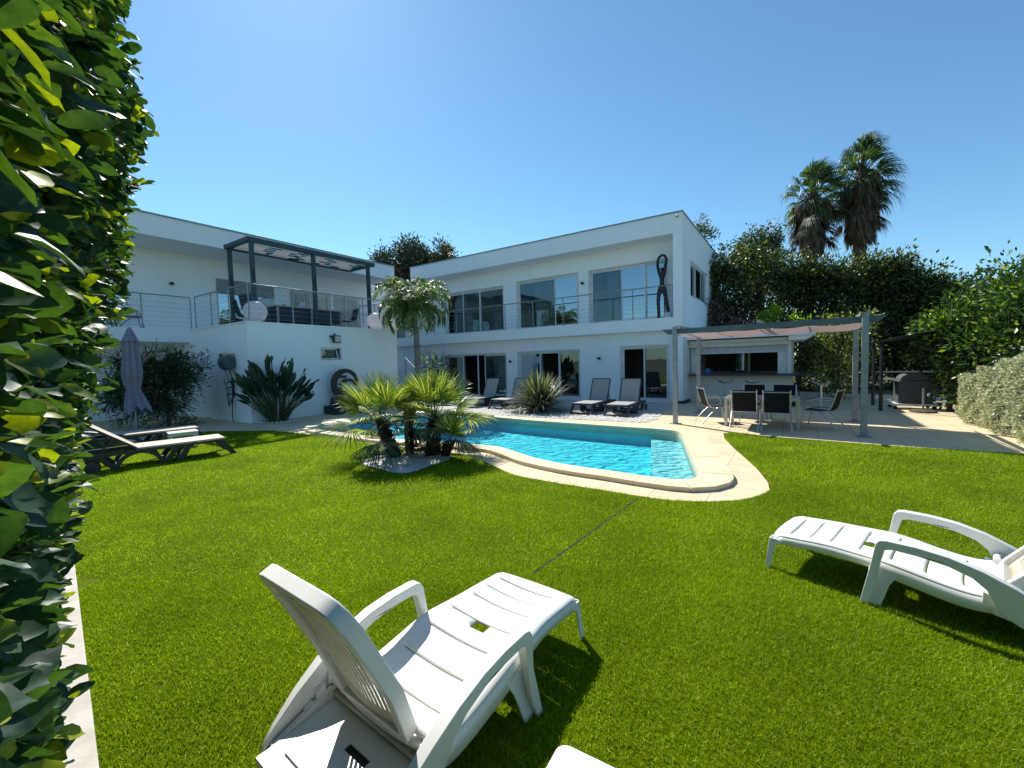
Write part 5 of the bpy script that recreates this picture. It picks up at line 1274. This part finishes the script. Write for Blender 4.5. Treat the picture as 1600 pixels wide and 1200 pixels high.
# ---- bird of paradise
def paddle_plant(name, label, loc, n, hgt, spread):
    t = thing(name, label, 'plant', loc); st = MB(); out = []
    for k in range(n):
        az = random.uniform(0, 2 * math.pi); lean = random.random() ** .8 * spread; h = hgt * (1 - .35 * lean / spread) * random.uniform(.62, 1)
        b = Vector((math.cos(az) * .22 * random.random() ** .5, math.sin(az) * .16, 0)); e = b + Vector((math.cos(az) * lean * .62, math.sin(az) * lean * .4, h * .60)); d = (e - b).normalized()
        mid = b + (e - b) * .5 + Vector((0, 0, .06)); st.tube([b, mid, e], [.014, .011, .008], 6)
        d2 = (d + Vector((math.cos(az), math.sin(az) * .6, -.1)) * .25).normalized(); side = np.array([[math.sin(az), -math.cos(az), 0.2]]) + rng.normal(size=(1, 3)) * .6
        out.append(bigleaves(np.array([tuple(e)]), np.array([tuple(d2)]), side, np.array([h * random.uniform(.34, .46)]), .20, .1, .35))
    V, T = merge(out); npmesh('leaf_blades', V, T, 'leaf_strel', t, smooth=True); st.build('leaf_stalks', 'stem', t, smooth=True); return t
paddle_plant('bird_of_paradise', 'large dark clump of bird of paradise leaves against the terrace block', (-7.0, 12.55, 0), 120, 2.15, 1.12)
# ---- strappy bush on the gravel
t = thing('strappy_bush', 'rounded strappy-leaved grey-green bush on the white gravel between the loungers', 'shrub', (.85, 13.5, 0)); V = []; F = []
for k in range(900):
    az = random.uniform(0, 2 * math.pi); el = R(90 * random.random() ** 1.25); L = random.uniform(.85, 1.22); d = Vector((math.cos(az) * math.cos(el), math.sin(az) * math.cos(el), math.sin(el)))
    b = Vector((math.cos(az) * .25 * random.random(), math.sin(az) * .25 * random.random(), .05 + .25 * random.random())); s = d.cross(Vector((0, 0, 1))).normalized() * .016; g = Vector((0, 0, -.16 * math.cos(el)))
    p1 = b + d * L * .5; p2 = b + d * L * .8 + g * .4; p3 = b + d * L + g; o = len(V)
    V += [b - s, b + s, p1 - s, p1 + s, p2 - s * .8, p2 + s * .8, p3]; F += [(o, o + 1, o + 3, o + 2), (o + 2, o + 3, o + 5, o + 4), (o + 4, o + 5, o + 6)]
mb = MB(); mb.v = [tuple(q) for q in V]; mb.f = F; mb.build('leaves', 'leaf_strap', t, recalc=False)
mb = MB()
for k in range(9): a = random.uniform(0, 6.28); mb.tube([(math.cos(a) * .1, math.sin(a) * .1, 0), (math.cos(a) * .28, math.sin(a) * .28, .35)], [.03, .02], 6)
mb.build('stem', 'fibre', t)

# ---- palms
def fan_palm(name, label, loc, lean, th, n, R0, size, seed, base_tufts=3, yellow=0, petiole=.42):
    rd = random.Random(seed); t = thing(name, label, 'palm', loc)
    top = Vector((lean[0], lean[1], th)); mb = MB()
    pts = [Vector((0, 0, -.02)), top * .35 + Vector((0, 0, .03)), top * .7, top]; mb.tube(pts, [R0 * 1.25, R0 * 1.1, R0, R0 * .7], 14)
    for k in range(210):                                   # old leaf bases and fibre
        u = rd.random(); c = top * u; a = rd.uniform(0, 6.28); r = R0 * (1.15 - .35 * u); o_ = c + Vector((math.cos(a), math.sin(a), 0)) * r * .8; e = o_ + Vector((math.cos(a) * .05, math.sin(a) * .05, .06 + .04 * rd.random())) * rd.uniform(.7, 1.5)
        mb.bar(o_, e, .022, .008, (0, 0, 1), .008, .003)
    mb.build('trunk', 'fibre', t)
    groups = {'leaf_fan': MB(), 'leaf_fan_dark': MB(), 'leaf_fan_yellow': MB()}; st = MB()
    for k in range(n):
        f = k / (n - 1); el = R(86 - 98 * f ** .85 + rd.uniform(-8, 8)); az = k * 2.39996 + rd.uniform(-.3, .3)
        d = Vector((math.cos(az) * math.cos(el), math.sin(az) * math.cos(el), math.sin(el))); L = petiole * (.65 + .55 * f) * rd.uniform(.85, 1.15)
        a = top + Vector((0, 0, -.05 * f)); b = a + d * L * .55 + Vector((0, 0, .05)); e = a + d * L + Vector((0, 0, .02 - .10 * f))
        st.tube([a, b, e], [.010, .007, .005], 5)
        fd = (d + Vector((0, 0, .15 - .4 * f))).normalized(); up = Vector((0, 0, 1)) if el < R(70) else Vector((math.cos(az + 1.5), math.sin(az + 1.5), .2))
        up = (up + Vector((rd.uniform(-.5, .5), rd.uniform(-.5, .5), 0))).normalized()
        g = 'leaf_fan_dark' if f > .72 and rd.random() < .6 else ('leaf_fan_yellow' if k < yellow else 'leaf_fan')
        fan_leaf(groups[g], e, fd, up, size * rd.uniform(.85, 1.12) * (1 - .1 * f), rd.randint(22, 30), rd.uniform(2.3, 3.3), .03 + .2 * f * f, .012, .6, rd)
    for k in range(base_tufts):
        az = rd.uniform(0, 6.28); a = Vector((math.cos(az) * .12, math.sin(az) * .12, .02)); e = a + Vector((math.cos(az) * .2, math.sin(az) * .2, rd.uniform(.12, .3))); st.tube([a, e], .006, 5)
        fan_leaf(groups['leaf_fan_dark'], e, (math.cos(az), math.sin(az), .5), (0, 0, 1), size * .62, 18, 2.4, .1, .009, .6, rd)
    for g, m_ in groups.items():
        if m_.v: m_.build('fronds', g, t, recalc=False)
    st.build('leaf_stalks', 'stem', t, smooth=True); return t
fan_palm('fan_palm', 'left-hand fan palm of the island, its shaggy trunk leaning left', (-2.05, 7.22, .02), (-.22, .0, 0), .60, 25, .10, .66, 3, 3, 0, .50)
fan_palm('fan_palm', 'right-hand fan palm of the island, upright with a wide crown', (-1.42, 7.30, .02), (.07, .03, 0), .62, 27, .11, .62, 5, 2, 0, .50)
fan_palm('young_fan_palm', 'yellowish young fan palm growing between the two larger palms', (-1.80, 7.42, .02), (.0, .02, 0), .92, 9, .03, .30, 8, 2, 5, .2)
fan_palm('fan_palm_offshoot', 'small offshoot leaning right at the foot of the right-hand fan palm', (-1.17, 7.16, .02), (.10, -.02, 0), .22, 6, .06, .36, 11, 1, 0, .36)
t = thing('garden_post', 'smooth olive-brown post standing between the two fan palms', 'post', (-1.86, 7.33, .0)); MB().tube([(0, 0, 0), (0, 0, 1.02)], .037, 16).build('shaft', 'post_wood', t, smooth=True); MB().lathe([(.037, 1.02), (.03, 1.035), (.004, 1.04)], 16).build('cap', 'post_wood', t, smooth=True)

def queen_palm():
    t = thing('queen_palm', 'feathery palm with a slim grey trunk in front of the corner of the house', 'palm', (-3.35, 15.1, 0)); rd = random.Random(4)
    mb = MB(); mb.tube([(0, 0, 0), (.02, 0, 1.5), (.0, 0, 2.6), (-.06, 0, 3.35), (-.08, 0, 3.75)], [.14, .115, .10, .09, .06], 14)
    for k in range(6): mb.tube([(-.07, 0, 3.2 + k * .07), (-.07 + rd.uniform(-.3, .35), rd.uniform(-.2, .2), 3.55 + k * .1)], [.035, .02], 6)
    mb.tube([(.02, 0, 2.75), (.14, 0, 2.9), (.33, 0, 3.05)], [.04, .03, .015], 6); mb.build('trunk', 'palm_grey', t, smooth=True)
    lf = MB(); rc = MB(); top = Vector((-.07, 0, 3.62)); nfr = 34
    for k in range(nfr):
        az = k * 2.39996 + .4; f = k / nfr; L = rd.uniform(1.6, 2.0) * (1 - .25 * f); el0 = R(84 - 82 * f + rd.uniform(-6, 6)); pts = []; p = top.copy(); el = el0; m_ = 16
        for i in range(m_ + 1):
            pts.append(p.copy()); p = p + Vector((math.cos(az) * math.cos(el), math.sin(az) * math.cos(el), math.sin(el))) * (L / m_); el -= R(3.0 + 8.5 * (i / m_) + 3.0 * f)
        rc.tube(pts, [.014 * (1 - .8 * i / m_) + .002 for i in range(m_ + 1)], 5)
        for i in range(2, m_ + 1):
            for r_i in range(6):
                q = pts[i - 1].lerp(pts[i], r_i / 6); tn = (pts[i] - pts[i - 1]).normalized()
                for sg in (-1, 1):
                    side = tn.cross(Vector((0, 0, 1)));
                    if side.length < .1: side = Vector((math.sin(az), -math.cos(az), 0))
                    side.normalize(); dv = (side * sg * rd.uniform(.4, 1) + tn * .45 + Vector((0, 0, rd.uniform(-.55, .45)))).normalized(); ll = .36 * (1 - .5 * abs(i / m_ - .45)) * rd.uniform(.8, 1.1)
                    w = dv.cross(Vector((rd.uniform(-1, 1), rd.uniform(-1, 1), 1))).normalized() * .014; a = q + dv * ll * .5; e = q + dv * ll + Vector((0, 0, -.38 * ll)); a += Vector((0, 0, -.06 * ll))
                    o = len(lf.v); lf.v += [tuple(q), tuple(a + w), tuple(e), tuple(a - w)]; lf.f += [(o, o + 1, o + 2, o + 3)]
    lf.build('fronds', 'leaf_queen', t, recalc=False); rc.build('frond_ribs', 'stem', t, smooth=True)
queen_palm()
blob_tree('passage_plant', 'dark spiky plant in the shaded passage behind the terrace block', 'plant', tuple(H(-10.2, -1.2)), [((0, 0, 1.3), (.5, .4, .9))], 700, .34, 'leaf_dark', None, None, aspect=.12, clusters=16, cr=.3)

def tall_palm(name, label, loc, h, s, seed):
    t = thing(name, label, 'palm', loc, 0, 'tall palms behind the evergreens'); rd = random.Random(seed); wind = Vector((.55, -.1, .05))
    mb = MB(); zs_ = np.linspace(0, h, 60); mb.tube([(.25 * math.sin(z / h * 1.4), 0, z) for z in zs_], [.40 * s * (1 - .25 * z / h) * (1 + .05 * (i % 2)) for i, z in enumerate(zs_)], 12); mb.build('trunk', 'bark', t)
    top = Vector((.24, 0, h)); g = MB(); dd_ = MB(); st = MB()
    for k in range(58):
        f = k / 57; el = R(92 - 118 * f + rd.uniform(-12, 12)); az = k * 2.39996 + rd.uniform(-.3, .3); d = Vector((math.cos(az) * math.cos(el), math.sin(az) * math.cos(el), math.sin(el))); d = (d + wind * .30).normalized()
        L = 1.0 * s * rd.uniform(.8, 1.2); e = top + Vector((0, 0, .4 - 1.5 * f * s)) + d * L; st.tube([top + Vector((0, 0, .2 - 1.6 * f * s)), e], [.04 * s, .025 * s], 5)
        fan_leaf(g, e, d + Vector((0, 0, -.25 * f)), (rd.uniform(-.3, .3), rd.uniform(-.3, .3), 1), 1.3 * s * rd.uniform(.8, 1.15), 18, rd.uniform(1.6, 2.4), .30 + .35 * f, .034 * s, .4, rd, wind * rd.uniform(.25, .6))
    SK = (4.1 if s < 1.1 else 4.7) * s
    for k in range(330):
        f = rd.random(); az = rd.uniform(0, 6.28); r = (1.22 - .55 * f) * s * rd.uniform(.55, 1.1); z = h - .3 * s - SK * .8 * f; a = Vector((.22 + math.cos(az) * .3 * s, math.sin(az) * .3 * s, z + .7 * s)); e = Vector((.22 + math.cos(az) * r * .8, math.sin(az) * r * .8, z))
        if rd.random() < .35: st.tube([a, e], .018, 4)
        fan_leaf(dd_, e, (math.cos(az) * .30 + .05, math.sin(az) * .30, -1), (math.cos(az), math.sin(az), .3), .85 * s * rd.uniform(.7, 1.2), 9, rd.uniform(.5, 1.2), .25, .035 * s, .2, rd, wind * .1)
    for k in range(26):
        f = rd.random(); az = rd.uniform(0, 6.28); d = Vector((math.cos(az), math.sin(az), -.35)); z = h - .9 * s - 2.2 * s * f; e = Vector((.22, 0, z)) + d * .9 * s; st.tube([Vector((.22, 0, z + .3)), e], .02, 4)
        fan_leaf(dd_, e, d + Vector((.2, 0, -.4)), (0, 0, 1), .8 * s, 12, 1.8, .6, .034 * s, .3, rd, wind * .2)
    g.build('fronds', 'leaf_wash', t, recalc=False); dd_.build('dead_frond_skirt', 'leaf_dead', t, recalc=False); st.build('leaf_stalks', 'leaf_dead', t, recalc=False)
def atpx(px, Y): return (px - 800) / 661.6 * Y
tall_palm('tall_palm', 'taller of the two shaggy palms, further right above the evergreens', (atpx(1337, 30), 30, 0), 14.15, 1.1, 21)
tall_palm('tall_palm', 'shorter of the two shaggy palms, nearer the house above the evergreens', (atpx(1262, 30.5), 30.5, 0), 12.9, 1.05, 22)
# small growth along the foot of the paving
t = thing('pebble_ring', 'pale planting ring of stones round the bird of paradise', 'stones', (-7.0, 12.5, 0)); mb = MB()
for k in range(26): a = 2 * math.pi * k / 26; mb.sphere((math.cos(a) * .5, math.sin(a) * .34, .03), random.uniform(.035, .06), 8, 1.2, 1, .7)
mb.build('stones', 'stone_white', t, smooth=True)

t = thing('fallen_leaf', 'single dry brown leaf lying on the turf in the shade of the centre lounger', 'leaf', (.03, 1.93, .03), .6)
V, T = bigleaves(np.array([[0, 0, .004]]), np.array([[1, .2, .15]]), np.array([[.1, .3, 1.]]), np.array([.05]), .6, .1, .6); npmesh('blade', V, T, 'leaf_dead', t, smooth=True)
